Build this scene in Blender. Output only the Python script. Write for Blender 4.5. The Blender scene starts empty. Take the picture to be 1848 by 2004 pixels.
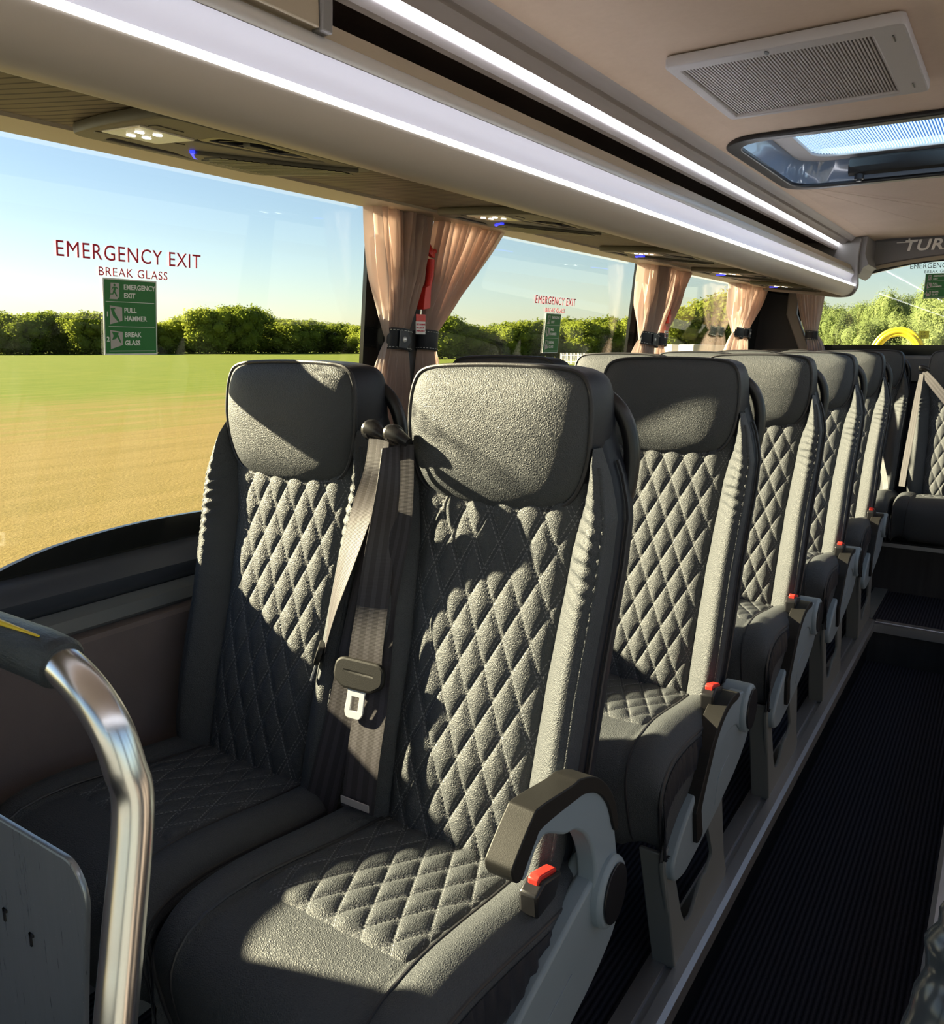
import bpy, math, random
import numpy as np
from mathutils import Matrix, Vector, noise
random.seed(7)
SC = bpy.context.scene
COL = SC.collection
PI = math.pi

# ------------------------------------------------------------------ camera, sky, sun, exposure
CAM_H = 1.2275            # height of the lens above the seat platform (z = 0)
cd = bpy.data.cameras.new('camera'); cam = bpy.data.objects.new('camera', cd); COL.objects.link(cam)
cd.sensor_fit = 'HORIZONTAL'; cd.sensor_width = 36.0; cd.lens = 36.0*1600/1848
cd.clip_start = 0.02; cd.clip_end = 2000
_f = 1600.0
_d = Vector(((2000-924)/_f, -(673-1002)/_f, -1.0)).normalized()       # the bus's long axis seen from the camera
_h = Vector((1, 0, 0)); _z = _h.cross(_d).normalized()
if _z.y < 0: _z = -_z
_x = _d.cross(_z)
m3 = Matrix((_x, _d, _z))
cam.matrix_world = Matrix.Translation((0, 0, CAM_H)) @ m3.to_4x4()
SC.camera = cam

SUN_DIR = Vector((-1.0, -0.275, 0.465)).normalized()
SUN_EL = math.asin(SUN_DIR.z)
w = bpy.data.worlds.new('sky'); SC.world = w; w.use_nodes = True
nt = w.node_tree; nt.nodes.clear()
o_ = nt.nodes.new('ShaderNodeOutputWorld'); b_ = nt.nodes.new('ShaderNodeBackground')
s_ = nt.nodes.new('ShaderNodeTexSky'); s_.sky_type = 'NISHITA'; s_.sun_disc = False
s_.sun_elevation = SUN_EL; s_.sun_rotation = math.atan2(SUN_DIR.x, SUN_DIR.y) % (2*PI)
s_.altitude = 0; s_.air_density = 1.0; s_.dust_density = 0.35; s_.ozone_density = 1.5
b_.inputs['Strength'].default_value = 0.145
nt.links.new(s_.outputs[0], b_.inputs[0]); nt.links.new(b_.outputs[0], o_.inputs[0])
sl = bpy.data.lights.new('sun', 'SUN'); sl.energy = 30.0; sl.angle = math.radians(0.9); sl.color = (1.0, 0.85, 0.55)
so = bpy.data.objects.new('sun', sl); COL.objects.link(so)
so.rotation_euler = SUN_DIR.to_track_quat('Z', 'Y').to_euler()
SC.view_settings.view_transform = 'Standard'; SC.view_settings.look = 'None'
SC.view_settings.gamma = 1.0; SC.view_settings.use_curve_mapping = False
SC.view_settings.exposure = 0.10
SC.cycles.max_bounces = 10; SC.cycles.diffuse_bounces = 5; SC.cycles.glossy_bounces = 4
SC.cycles.transparent_max_bounces = 16; SC.cycles.caustics_reflective = False; SC.cycles.caustics_refractive = False
SC.cycles.sample_clamp_indirect = 6.0
try:
    SC.cycles.use_denoising = True; SC.cycles.denoiser = 'OPENIMAGEDENOISE'
except Exception: pass

# ------------------------------------------------------------------ materials
class NT:
    def __init__(s, name):
        s.m = bpy.data.materials.new(name); s.m.use_nodes = True
        s.t = s.m.node_tree; s.t.nodes.clear()
        s.out = s.t.nodes.new('ShaderNodeOutputMaterial')
    def n(s, typ, **kw):
        nd = s.t.nodes.new(typ)
        for k, v in kw.items():
            if k in ('in_',):
                for kk, vv in v.items(): nd.inputs[kk].default_value = vv
            else: setattr(nd, k, v)
        return nd
    def l(s, a, b): s.t.links.new(a, b)
    def math(s, op, a, b=None, c=None, clamp=False):
        nd = s.t.nodes.new('ShaderNodeMath'); nd.operation = op; nd.use_clamp = clamp
        for i, v in enumerate((a, b, c)):
            if v is None: continue
            if isinstance(v, (int, float)): nd.inputs[i].default_value = v
            else: s.l(v, nd.inputs[i])
        return nd.outputs[0]
    def mix(s, fac, a, b):
        nd = s.t.nodes.new('ShaderNodeMix'); nd.data_type = 'RGBA'
        for idx, v in ((0, fac), (6, a), (7, b)):
            if isinstance(v, (int, float)): nd.inputs[idx].default_value = v
            elif isinstance(v, tuple): nd.inputs[idx].default_value = v if len(v) == 4 else v+(1,)
            else: s.l(v, nd.inputs[idx])
        return nd.outputs[2]
    def bsdf(s, col=(.5, .5, .5), rough=.5, metal=0, spec=.5, **kw):
        b = s.t.nodes.new('ShaderNodeBsdfPrincipled')
        if isinstance(col, tuple): b.inputs['Base Color'].default_value = col+(1,)
        else: s.l(col, b.inputs['Base Color'])
        if isinstance(rough, (int, float)): b.inputs['Roughness'].default_value = rough
        else: s.l(rough, b.inputs['Roughness'])
        b.inputs['Metallic'].default_value = metal; b.inputs['Specular IOR Level'].default_value = spec
        for k, v in kw.items(): b.inputs[k.replace('_', ' ')].default_value = v
        s.l(b.outputs[0], s.out.inputs[0]); return b
    def bump(s, h, strength, dist, b, prev=None):
        nd = s.t.nodes.new('ShaderNodeBump'); nd.inputs['Strength'].default_value = strength; nd.inputs['Distance'].default_value = dist
        s.l(h, nd.inputs['Height'])
        if prev is not None: s.l(prev, nd.inputs['Normal'])
        if b is not None: s.l(nd.outputs[0], b.inputs['Normal'])
        return nd.outputs[0]
    def coord(s, kind='Object'): return s.n('ShaderNodeTexCoord').outputs[kind]
    def noise(s, vec, scale, detail=3, rough=.5):
        nd = s.n('ShaderNodeTexNoise'); nd.inputs['Scale'].default_value = scale; nd.inputs['Detail'].default_value = detail
        nd.inputs['Roughness'].default_value = rough
        if vec is not None: s.l(vec, nd.inputs['Vector'])
        return nd.outputs[0]
    def sep(s, vec):
        nd = s.n('ShaderNodeSeparateXYZ'); s.l(vec, nd.inputs[0]); return nd.outputs
    def ramp(s, fac, stops):
        nd = s.n('ShaderNodeValToRGB'); e = nd.color_ramp.elements
        while len(e) < len(stops): e.new(.5)
        for el, (p, c) in zip(e, stops): el.position = p; el.color = c+(1,)
        s.l(fac, nd.inputs[0]); return nd.outputs[0]

def plain(name, col, rough=.5, metal=0, spec=.5, bump=0, bscale=400, var=0, **kw):
    n = NT(name); c = n.coord()
    if var:
        f = n.noise(c, 12, 4); col_ = n.mix(f, tuple(v*(1-var) for v in col), tuple(min(1, v*(1+var)) for v in col))
    else: col_ = col
    b = n.bsdf(col_, rough, metal, spec, **kw)
    if bump: n.bump(n.noise(c, bscale, 2), bump, .001, b)
    return n.m

def leather(name, col, quilt=None, stitch_u=None):
    n = NT(name); c = n.coord()
    v = n.n('ShaderNodeTexVoronoi', feature='DISTANCE_TO_EDGE'); v.inputs['Scale'].default_value = 330; n.l(c, v.inputs['Vector'])
    ns = n.noise(c, 260, 3, .6)
    h = n.math('ADD', n.math('MULTIPLY', v.outputs['Distance'], 1.2), n.math('MULTIPLY', ns, .8))
    f = n.noise(c, 9, 3)
    col_ = n.mix(f, tuple(x*.92 for x in col), tuple(x*1.08 for x in col))
    if quilt or stitch_u:
        uv = n.sep(n.coord('UV')); thread = None
        def dashes(lineco, along):     # two rows of stitches either side of a line
            d = n.math('ABSOLUTE', lineco)
            on = n.math('MULTIPLY', n.math('GREATER_THAN', d, .0026), n.math('LESS_THAN', d, .0040))
            k = n.math('FRACT', n.math('MULTIPLY', along, 1/.0062))
            return n.math('MULTIPLY', on, n.math('LESS_THAN', k, .62))
        if quilt:
            W, Hh = quilt; cosv = W*Hh/math.hypot(W, Hh)
            a = n.math('ADD', n.math('DIVIDE', uv[0], W), n.math('DIVIDE', uv[1], Hh))
            b2 = n.math('SUBTRACT', n.math('DIVIDE', uv[0], W), n.math('DIVIDE', uv[1], Hh))
            t = None
            for q in (a, b2):
                fr = n.math('SUBTRACT', n.math('FRACT', q), .5)      # line where q is a whole + .5
                tt = dashes(n.math('MULTIPLY', fr, cosv), uv[1])
                t = tt if t is None else n.math('MAXIMUM', t, tt)
        else:
            d = n.math('ABSOLUTE', n.math('SUBTRACT', uv[0], stitch_u))
            t = n.math('MULTIPLY', n.math('LESS_THAN', d, .0011), n.math('LESS_THAN', n.math('FRACT', n.math('MULTIPLY', uv[1], 1/.0075)), .6))
        col_ = n.mix(n.math('MULTIPLY', t, .75), col_, (.22, .225, .24))
        h = n.math('ADD', h, n.math('MULTIPLY', t, .8))
    b = n.bsdf(col_, .56, 0, .35)
    n.bump(h, .9, .0013, b)
    return n.m

LEA = (.060, .066, .073)
M = {}
M['leather'] = leather('seat_leather', LEA)
M['leather_side'] = leather('seat_leather_stitched', LEA, stitch_u=.80)
QW, QH = .0465, .093
M['quilt'] = leather('quilted_leather', LEA, quilt=(QW, QH))
M['vinyl'] = plain('black_vinyl', (.019, .022, .031), .48, bump=.25, bscale=500, spec=.3)
M['piping'] = plain('dark_piping', (.028, .028, .033), .45, bump=.3, bscale=600)
M['black'] = plain('black_plastic', (.012, .012, .014), .32, bump=.15, bscale=900)
M['pad'] = plain('soft_black_plastic', (.012, .0115, .011), .50, bump=.2, bscale=900, spec=.3)
M['greyplastic'] = plain('grey_blue_plastic', (.26, .32, .36), .42, bump=.12, bscale=900)
M['legmetal'] = plain('grey_painted_steel', (.19, .205, .205), .5, bump=.15, bscale=700)
M['alu'] = plain('brushed_aluminium', (.52, .53, .56), .38, metal=.85, bump=.1, bscale=300)
M['steel'] = plain('polished_steel', (.80, .81, .83), .24, metal=1.0)
M['tonguesteel'] = plain('tongue_steel', (.75, .77, .8), .3, metal=.35)
M['red'] = plain('red_plastic', (.72, .035, .025), .35)
M['fabricwall'] = plain('grey_wall_felt', (.17, .14, .14), .9, bump=.6, bscale=800, var=.15)
M['sill'] = plain('dark_blue_trim', (.045, .052, .070), .45, bump=.15, bscale=600)
M['ledge'] = plain('grey_ledge', (.16, .17, .18), .45)
M['frit'] = plain('black_glass_border', (.014, .015, .015), .12)
M['pillar'] = plain('charcoal_pillar_cover', (.055, .057, .062), .55, bump=.15, bscale=500)
M['body'] = plain('white_bodywork', (.6, .6, .6), .4)
M['tan'] = plain('tan_rack_trim', (.40, .335, .245), .45, bump=.1)
M['valance'] = plain('taupe_valance', (.46, .41, .35), .42, metal=.0, bump=.08, bscale=200)
M['silver'] = plain('satin_silver', (.52, .52, .57), .35, metal=.0)
M['silver2'] = plain('satin_silver_rail', (.62, .615, .60), .35, metal=.15)
M['greytrim'] = plain('grey_ceiling_trim', (.42, .39, .395), .4, metal=.1)
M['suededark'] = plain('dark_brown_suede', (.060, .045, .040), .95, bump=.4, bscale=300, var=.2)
M['endcap'] = plain('grey_end_cap', (.20, .19, .185), .5)
M['wellglass'] = plain('smoky_gloss_plastic', (.22, .28, .38), .06, spec=.9)
M['white'] = plain('white_print', (.80, .82, .80), .5)
M['offwhite'] = plain('off_white_plastic', (.66, .62, .58), .45)
M['green'] = plain('sign_green', (.010, .165, .030), .4)
M['redprint'] = plain('red_print', (.70, .012, .06), .5)
M['blackprint'] = plain('black_print', (.02, .02, .02), .5)
M['letters'] = plain('chrome_letters', (.95, .91, .82), .35, metal=.0)
M['yellow'] = plain('yellow_paint', (.85, .62, .02), .4)
M['orange'] = plain('orange_strap', (.75, .33, .01), .5)
M['console'] = plain('olive_grey_console', (.115, .105, .078), .5, metal=.0, bump=.1, spec=.2)
M['grillemat'] = plain('light_grey_grille', (.46, .43, .42), .45)
M['grilleback'] = plain('grille_shadow', (.30, .27, .265), .7)
M['tarmac'] = plain('tarmac', (.10, .10, .10), .9)
M['trunk'] = plain('bark', (.08, .055, .035), .9)
M['leatherblk'] = plain('wrinkled_black_leather', (.045, .055, .065), .20)

def emit(name, col, st, base=(.8, .8, .8)):
    n = NT(name); b = n.bsdf(base, .4); b.inputs['Emission Color'].default_value = col+(1,); b.inputs['Emission Strength'].default_value = st
    return n.m
M['led'] = emit('white_led', (.93, .93, 1.0), 9.0)
M['led2'] = emit('white_led_upper', (.93, .96, 1.0), 24.0)
M['ledblue'] = emit('blue_indicator', (.02, .03, 1.0), 2.5, (.02, .02, .3))
M['leddot'] = emit('reading_led', (1.0, .98, .9), 5.0)

def suede():
    n = NT('beige_suede_headlining'); c = n.coord()
    f = n.noise(c, 3.5, 6, .65); g = n.noise(c, 60, 4, .6)
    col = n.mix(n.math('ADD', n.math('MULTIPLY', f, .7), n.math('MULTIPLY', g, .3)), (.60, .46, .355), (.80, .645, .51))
    b = n.bsdf(col, .92, 0, .15); n.bump(g, .35, .0015, b); return n.m
M['suede'] = suede()

def ribwood():
    n = NT('ribbed_wood_laminate'); c = n.coord(); s = n.sep(c)
    wv = n.noise(c, 2.0, 2)
    y = n.math('ADD', s[1], n.math('ADD', n.math('MULTIPLY', n.math('SUBTRACT', wv, .5), .10), n.math('MULTIPLY', s[0], -.10)))
    fr = n.math('FRACT', n.math('MULTIPLY', y, 1/.021))
    line = n.math('LESS_THAN', fr, .24)
    g = n.noise(c, 18, 4)
    col = n.mix(g, (.150, .118, .080), (.215, .172, .115))
    col = n.mix(n.math('MULTIPLY', line, .85), col, (.022, .015, .010))
    b = n.bsdf(col, .6, 0, .12); n.bump(n.math('SUBTRACT', 1.0, line), .4, .001, b); return n.m
M['ribwood'] = ribwood()

def carpet():
    n = NT('ribbed_black_carpet'); c = n.coord(); s = n.sep(c)
    nz = n.noise(c, 90, 3); fine = n.noise(c, 700, 3, .7)
    x = n.math('ADD', s[0], n.math('MULTIPLY', n.math('SUBTRACT', nz, .5), .004))
    r = n.math('ABSOLUTE', n.math('SUBTRACT', n.math('FRACT', n.math('MULTIPLY', x, 1/.0125)), .5))
    col = n.mix(n.math('MULTIPLY', n.math('MULTIPLY', r, 2), fine, clamp=True), (.010, .010, .016), (.115, .115, .15))
    sp = n.math('GREATER_THAN', fine, .66)
    col = n.mix(n.math('MULTIPLY', sp, .25), col, (.30, .29, .27))
    b = n.bsdf(col, .95, 0, .1); n.bump(n.math('ADD', r, n.math('MULTIPLY', fine, .7)), 1.0, .004, b); return n.m
M['carpet'] = carpet()

def vinylfloor():
    n = NT('dark_wood_vinyl'); c = n.coord(); s = n.sep(c)
    mp = n.n('ShaderNodeMapping'); mp.inputs['Scale'].default_value = (30, 30, 2); n.l(c, mp.inputs[0])
    g = n.noise(mp.outputs[0], 1.2, 5, .6)
    col = n.mix(g, (.012, .013, .016), (.055, .055, .060)); b = n.bsdf(col, .45, 0, .4); return n.m
M['woodvinyl'] = vinylfloor()

def glass(name, tint=(.97, .985, .98), rgh=0.0):
    n = NT(name); t = n.n('ShaderNodeBsdfTransparent'); t.inputs[0].default_value = tint+(1,)
    g = n.n('ShaderNodeBsdfGlossy'); g.inputs['Roughness'].default_value = rgh; g.inputs[0].default_value = (1, 1, 1, 1)
    lw = n.n('ShaderNodeLayerWeight'); lw.inputs['Blend'].default_value = .5
    f = n.math('ADD', .025, n.math('MULTIPLY', n.math('POWER', lw.outputs['Facing'], 5.0), .62))
    mx = n.n('ShaderNodeMixShader'); n.l(f, mx.inputs[0]); n.l(t.outputs[0], mx.inputs[1]); n.l(g.outputs[0], mx.inputs[2])
    n.l(mx.outputs[0], n.out.inputs[0]); return n.m
M['glass'] = glass('window_glass')
def hatchglass():
    n = NT('striped_hatch_glass'); c = n.coord(); s = n.sep(c)
    ln = n.math('LESS_THAN', n.math('FRACT', n.math('MULTIPLY', s[0], 1/.0085)), .32)
    t = n.n('ShaderNodeBsdfTransparent'); t.inputs[0].default_value = (.50, .68, .95, 1)
    d = n.n('ShaderNodeBsdfTranslucent'); d.inputs[0].default_value = (.75, .85, .95, 1)
    mx = n.n('ShaderNodeMixShader'); n.l(n.math('MULTIPLY', ln, .55), mx.inputs[0]); n.l(t.outputs[0], mx.inputs[1]); n.l(d.outputs[0], mx.inputs[2])
    n.l(mx.outputs[0], n.out.inputs[0]); return n.m
M['hatchglass'] = hatchglass()
M['lens'] = plain('clear_lamp_lens', (.80, .74, .60), .22, bump=.5, bscale=250)

def curtain_mat():
    n = NT('blush_curtain_cloth'); c = n.coord()
    g = n.noise(c, 900, 2); g2 = n.noise(c, 6, 2)
    col = n.mix(g2, (.62, .52, .48), (.74, .645, .605))
    d = n.n('ShaderNodeBsdfDiffuse'); t = n.n('ShaderNodeBsdfTranslucent'); n.l(col, d.inputs[0]); t.inputs[0].default_value = (.84, .72, .65, 1)
    mx = n.n('ShaderNodeMixShader'); mx.inputs[0].default_value = .55; n.l(d.outputs[0], mx.inputs[1]); n.l(t.outputs[0], mx.inputs[2])
    bn = n.bump(g, .3, .0006, None); n.l(bn, d.inputs['Normal'])
    n.l(mx.outputs[0], n.out.inputs[0]); return n.m
M['curtain'] = curtain_mat()

def webbing():
    n = NT('seatbelt_webbing'); u = n.sep(n.coord('UV'))
    rib = n.math('FRACT', n.math('MULTIPLY', u[1], 1/.0022))
    st = n.math('ABSOLUTE', n.math('SUBTRACT', n.math('FRACT', n.math('MULTIPLY', u[0], 3.0)), .5))
    stripe = n.math('LESS_THAN', st, .22)
    col = n.mix(stripe, (.030, .028, .034), (.050, .047, .056))
    b = n.bsdf(col, .5, 0, .4, Sheen_Weight=.18); b.inputs['Sheen Tint'].default_value = (.9, .75, .65, 1)
    n.bump(n.math('ADD', n.math('MULTIPLY', n.math('ABSOLUTE', n.math('SUBTRACT', rib, .5)), 1.0), n.math('MULTIPLY', stripe, .5)), .5, .0006, b)
    return n.m
M['webbing'] = webbing()

def wrinkleleather():
    n = NT('wrinkled_sleeve_leather'); c = n.coord()
    mp = n.n('ShaderNodeMapping'); mp.inputs['Scale'].default_value = (60, 200, 200); n.l(c, mp.inputs[0])
    g = n.noise(mp.outputs[0], 1.6, 5, .65)
    b = n.bsdf((.040, .050, .060), .38); n.bump(g, .7, .0022, b); return n.m
M['sleeve'] = wrinkleleather()

def brushed():
    n = NT('brushed_steel_sheet'); c = n.coord()
    mp = n.n('ShaderNodeMapping'); mp.inputs['Scale'].default_value = (120, 120, 6); n.l(c, mp.inputs[0])
    g = n.noise(mp.outputs[0], 2.0, 4, .6); sc = n.noise(c, 40, 2)
    spot = n.math('GREATER_THAN', n.noise(c, 260, 2), .74)
    r = n.math('ADD', .20, n.math('MULTIPLY', g, .22))
    col = n.mix(g, (.26, .29, .32), (.40, .43, .46)); col = n.mix(n.math('MULTIPLY', spot, .6), col, (.6, .6, .6))
    b = n.bsdf(col, r, .6); n.bump(g, .08, .0005, b); return n.m
M['brushed'] = brushed()

def field():
    n = NT('mown_field_grass'); c = n.coord(); s = n.sep(c)
    dist = n.math('MULTIPLY', s[0], -1.0)
    big = n.noise(c, .06, 4, .6); st = n.n('ShaderNodeMapping'); st.inputs['Scale'].default_value = (.9, .10, 1); n.l(c, st.inputs[0])
    streak = n.noise(st.outputs[0], 1.0, 5, .65); fine = n.noise(c, 14, 5, .75)
    f = n.math('ADD', n.math('MULTIPLY', n.math('SUBTRACT', dist, 20.0), 1/16.0), n.math('MULTIPLY', n.math('SUBTRACT', streak, .5), 2.6))
    f = n.math('ADD', f, n.math('MULTIPLY', n.math('SUBTRACT', big, .5), .6), clamp=True)
    st2 = n.n('ShaderNodeMapping'); st2.inputs['Scale'].default_value = (1.6, .22, 1); n.l(c, st2.inputs[0])
    streak2 = n.math('MULTIPLY', n.math('SUBTRACT', n.noise(st2.outputs[0], 1.0, 5, .7), .44), 3.2, clamp=True)
    straw = n.mix(fine, (.11, .079, .024), (.285, .215, .082))
    grn = n.mix(fine, (.052, .080, .007), (.145, .18, .026))
    straw = n.mix(n.math('MULTIPLY', streak2, .5), straw, (.10, .085, .016))
    grn = n.mix(n.math('MULTIPLY', streak2, .45), grn, (.22, .20, .05))
    col = n.mix(f, straw, grn)
    b = n.bsdf(col, .95, 0, .05); n.bump(fine, .6, .05, b); return n.m
M['field'] = field()

def leafmat(name, a, bcol):
    n = NT(name); oi = n.n('ShaderNodeObjectInfo'); c = n.coord()
    g = n.noise(c, .9, 3); g2 = n.noise(c, 7, 2)
    f = n.math('ADD', n.math('MULTIPLY', g, .6), n.math('MULTIPLY', g2, .4))
    f = n.math('ADD', n.math('SUBTRACT', f, .2), n.math('MULTIPLY', oi.outputs['Random'], .45), clamp=True)
    col = n.mix(f, a, bcol)
    d = n.n('ShaderNodeBsdfDiffuse'); t = n.n('ShaderNodeBsdfTranslucent'); n.l(col, d.inputs[0]); n.l(col, t.inputs[0])
    mx = n.n('ShaderNodeMixShader'); mx.inputs[0].default_value = .5; n.l(d.outputs[0], mx.inputs[1]); n.l(t.outputs[0], mx.inputs[2])
    n.l(mx.outputs[0], n.out.inputs[0]); return n.m
M['leaf'] = leafmat('hedge_leaves', (.04, .08, .008), (.36, .40, .06))
M['leaf2'] = leafmat('pale_oak_leaves', (.07, .12, .03), (.36, .42, .17))

# ------------------------------------------------------------------ geometry helpers
def tag(o, label=None, cat=None, group=None, kind=None):
    if label: o['label'] = label
    if cat: o['category'] = cat
    if group: o['group'] = group
    if kind: o['kind'] = kind
    return o
def empty(name, loc=(0, 0, 0)):
    o = bpy.data.objects.new(name, None); COL.objects.link(o); o.location = loc; o.empty_display_size = .1; return o
def link(name, me, mat, parent=None, smooth=None):
    o = bpy.data.objects.new(name, me); COL.objects.link(o)
    if mat is not None: me.materials.clear(); me.materials.append(mat)
    if parent is not None: o.parent = parent
    if smooth is not None:
        me.polygons.foreach_set('use_smooth', [smooth]*len(me.polygons))
    return o
def raw(name, vs, fs, mat, parent=None, smooth=True, uvs=None, sharp=None):
    me = bpy.data.meshes.new(name); me.from_pydata([tuple(map(float, v)) for v in vs], [], fs)
    if uvs is not None:
        ul = me.uv_layers.new(name='UVMap')
        for lp in me.loops: ul.data[lp.index].uv = uvs[lp.vertex_index]
    me.validate(); me.update()
    o = link(name, me, mat, parent, smooth)
    if sharp: 
        try: me.set_sharp_from_angle(angle=math.radians(sharp))
        except Exception: pass
    return o
class MB:
    def __init__(s): s.v = []; s.f = []
    def add(s, vs, fs):
        k = len(s.v); s.v += [tuple(map(float, v)) for v in vs]; s.f += [tuple(i+k for i in f) for f in fs]; return s
    def box(s, x0, x1, y0, y1, z0, z1):
        vs = [(x, y, z) for x in (x0, x1) for y in (y0, y1) for z in (z0, z1)]
        return s.add(vs, [(0, 1, 3, 2), (4, 6, 7, 5), (0, 4, 5, 1), (2, 3, 7, 6), (0, 2, 6, 4), (1, 5, 7, 3)])
    def prism(s, pts, a, b, ax):       # polygon of 2-D points swept from a to b along axis ax
        n = len(pts)
        def P(p, t):
            return {'x': (t, p[0], p[1]), 'y': (p[0], t, p[1]), 'z': (p[0], p[1], t)}[ax]
        vs = [P(p, a) for p in pts]+[P(p, b) for p in pts]
        fs = [tuple(range(n))[::-1], tuple(range(n, 2*n))]+[(i, (i+1) % n, n+(i+1) % n, n+i) for i in range(n)]
        return s.add(vs, fs)
    def tube(s, path, r, seg=14, cap=True, closed=False):
        P = [Vector(p) for p in path]; n = len(P)
        R = r if isinstance(r, (list, tuple)) else [r]*n
        T = []
        for i in range(n):
            a = P[(i-1) % n] if (closed or i > 0) else P[i]; b = P[(i+1) % n] if (closed or i < n-1) else P[i]
            T.append((b-a).normalized())
        up = Vector((0, 0, 1)) if abs(T[0].z) < .9 else Vector((0, 1, 0))
        N = T[0].cross(up).normalized(); vs = []
        for i in range(n):
            N = (N-T[i]*N.dot(T[i])).normalized(); B = T[i].cross(N)
            for k in range(seg):
                a = 2*PI*k/seg; vs.append(P[i]+(N*math.cos(a)+B*math.sin(a))*R[i])
        fs = []
        for i in range(n if closed else n-1):
            j = (i+1) % n
            for k in range(seg): fs.append((i*seg+k, i*seg+(k+1) % seg, j*seg+(k+1) % seg, j*seg+k))
        if cap and not closed: fs += [tuple(range(seg))[::-1], tuple(range((n-1)*seg, n*seg))]
        return s.add(vs, fs)
    def grid(s, rows, closed_u=False, caps=False):
        n = len(rows[0]); k0 = len(s.v); vs = [p for r in rows for p in r]; fs = []
        for i in range(len(rows)-1):
            for j in range(n if closed_u else n-1):
                jj = (j+1) % n; fs.append((i*n+j, i*n+jj, (i+1)*n+jj, (i+1)*n+j))
        if caps: fs += [tuple(range(n))[::-1], tuple(range((len(rows)-1)*n, len(rows)*n))]
        return s.add(vs, fs)
    def map(s, fn): s.v = [tuple(map(float, fn(*v))) for v in s.v]; return s
    def build(s, name, mat, parent=None, smooth=True, sharp=35, bevel=0, uvs=None, segs=2):
        o = raw(name, s.v, s.f, mat, parent, smooth, uvs, sharp if smooth else None)
        if bevel:
            b = o.modifiers.new('bevel', 'BEVEL'); b.width = bevel; b.segments = segs; b.limit_method = 'ANGLE'; b.angle_limit = math.radians(35)
            b.harden_normals = False
        return o
def smoothpath(pts, n=8, closed=False):
    P = [Vector(p) for p in pts]; out = []; m = len(P)
    for i in range(m if closed else m-1):
        p0 = P[(i-1) % m] if closed or i > 0 else P[i]; p1 = P[i]; p2 = P[(i+1) % m]
        p3 = P[(i+2) % m] if closed or i < m-2 else p2
        for k in range(n):
            t = k/n
            out.append(.5*((2*p1)+(p2-p0)*t+(2*p0-5*p1+4*p2-p3)*t*t+(3*p1-p0-3*p2+p3)*t**3))
    if not closed: out.append(P[-1])
    return out
def roundpoly(pts, r, n=5):
    out = []; m = len(pts)
    for i in range(m):
        a, b, c = Vector(pts[i-1]), Vector(pts[i]), Vector(pts[(i+1) % m])
        rr = r[i] if isinstance(r, (list, tuple)) else r
        d1 = (a-b); d2 = (c-b); k = min(rr, d1.length*.48, d2.length*.48)
        if k < 1e-6: out.append(tuple(b)); continue
        p = b+d1.normalized()*k; q = b+d2.normalized()*k
        for j in range(n+1):
            t = j/n; out.append(tuple((1-t)**2*p+2*t*(1-t)*b+t*t*q))
    return out
_DG = None
def plate(outlines, thick, bevel=0.0, text=None, size=1, spacing=1.0, offset=0.0, align='LEFT'):
    """flat shape with holes (or text) extruded; returns verts, faces in its own XY plane, z from 0 to thick"""
    if text is None:
        cu = bpy.data.curves.new('p', 'CURVE'); cu.dimensions = '2D'; cu.fill_mode = 'BOTH'
        for ol in outlines:
            sp = cu.splines.new('POLY'); sp.points.add(len(ol)-1)
            for p, q in zip(sp.points, ol): p.co = (q[0], q[1], 0, 1)
            sp.use_cyclic_u = True
    else:
        cu = bpy.data.curves.new('t', 'FONT'); cu.body = text; cu.size = size; cu.space_character = spacing; cu.offset = offset
        cu.align_x = align; cu.resolution_u = 3; cu.fill_mode = 'BOTH'
    cu.extrude = max(1e-5, thick/2-bevel); cu.bevel_depth = bevel; cu.bevel_resolution = 1
    ob = bpy.data.objects.new('p', cu); COL.objects.link(ob)
    dg = bpy.context.evaluated_depsgraph_get(); me = bpy.data.meshes.new_from_object(ob.evaluated_get(dg))
    vs = [(v.co.x, v.co.y, v.co.z+thick/2) for v in me.vertices]; fs = [tuple(p.vertices) for p in me.polygons]
    bpy.data.objects.remove(ob); bpy.data.curves.remove(cu); bpy.data.meshes.remove(me)
    return vs, fs
def itp(x, xs, ys): return float(np.interp(x, xs, ys))
def copy_tree(o, parent=None):
    c = o.copy(); COL.objects.link(c)
    if parent is not None: c.parent = parent
    for ch in [q for q in bpy.data.objects if q.parent == o]: copy_tree(ch, c)
    return c
_kids = {}
def copy_thing(o, names=None):
    c = o.copy(); COL.objects.link(c)
    for ch in _children(o):
        d = ch.copy(); COL.objects.link(d); d.parent = c
        for g in _children(ch):
            e = g.copy(); COL.objects.link(e); e.parent = d
    return c
def _children(o): return [q for q in list(COL.objects) if q.parent == o]
def struct(name, mb, mat, **kw): return tag(mb.build(name, mat, None, **kw), kind='structure')

# ================================================================== THE SETTING
Y0, Y1 = -1.30, 5.36            # front and rear ends of the saloon
XL = -1.36                      # left inner wall; the bus's centre line is x = -0.22
XC = -0.22
def xw(z): return -1.415+(z-.86)*.10          # the side glass leans inwards
def mir(x): return 2*XC-x
RAIL = -.41; AF = -.17
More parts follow.
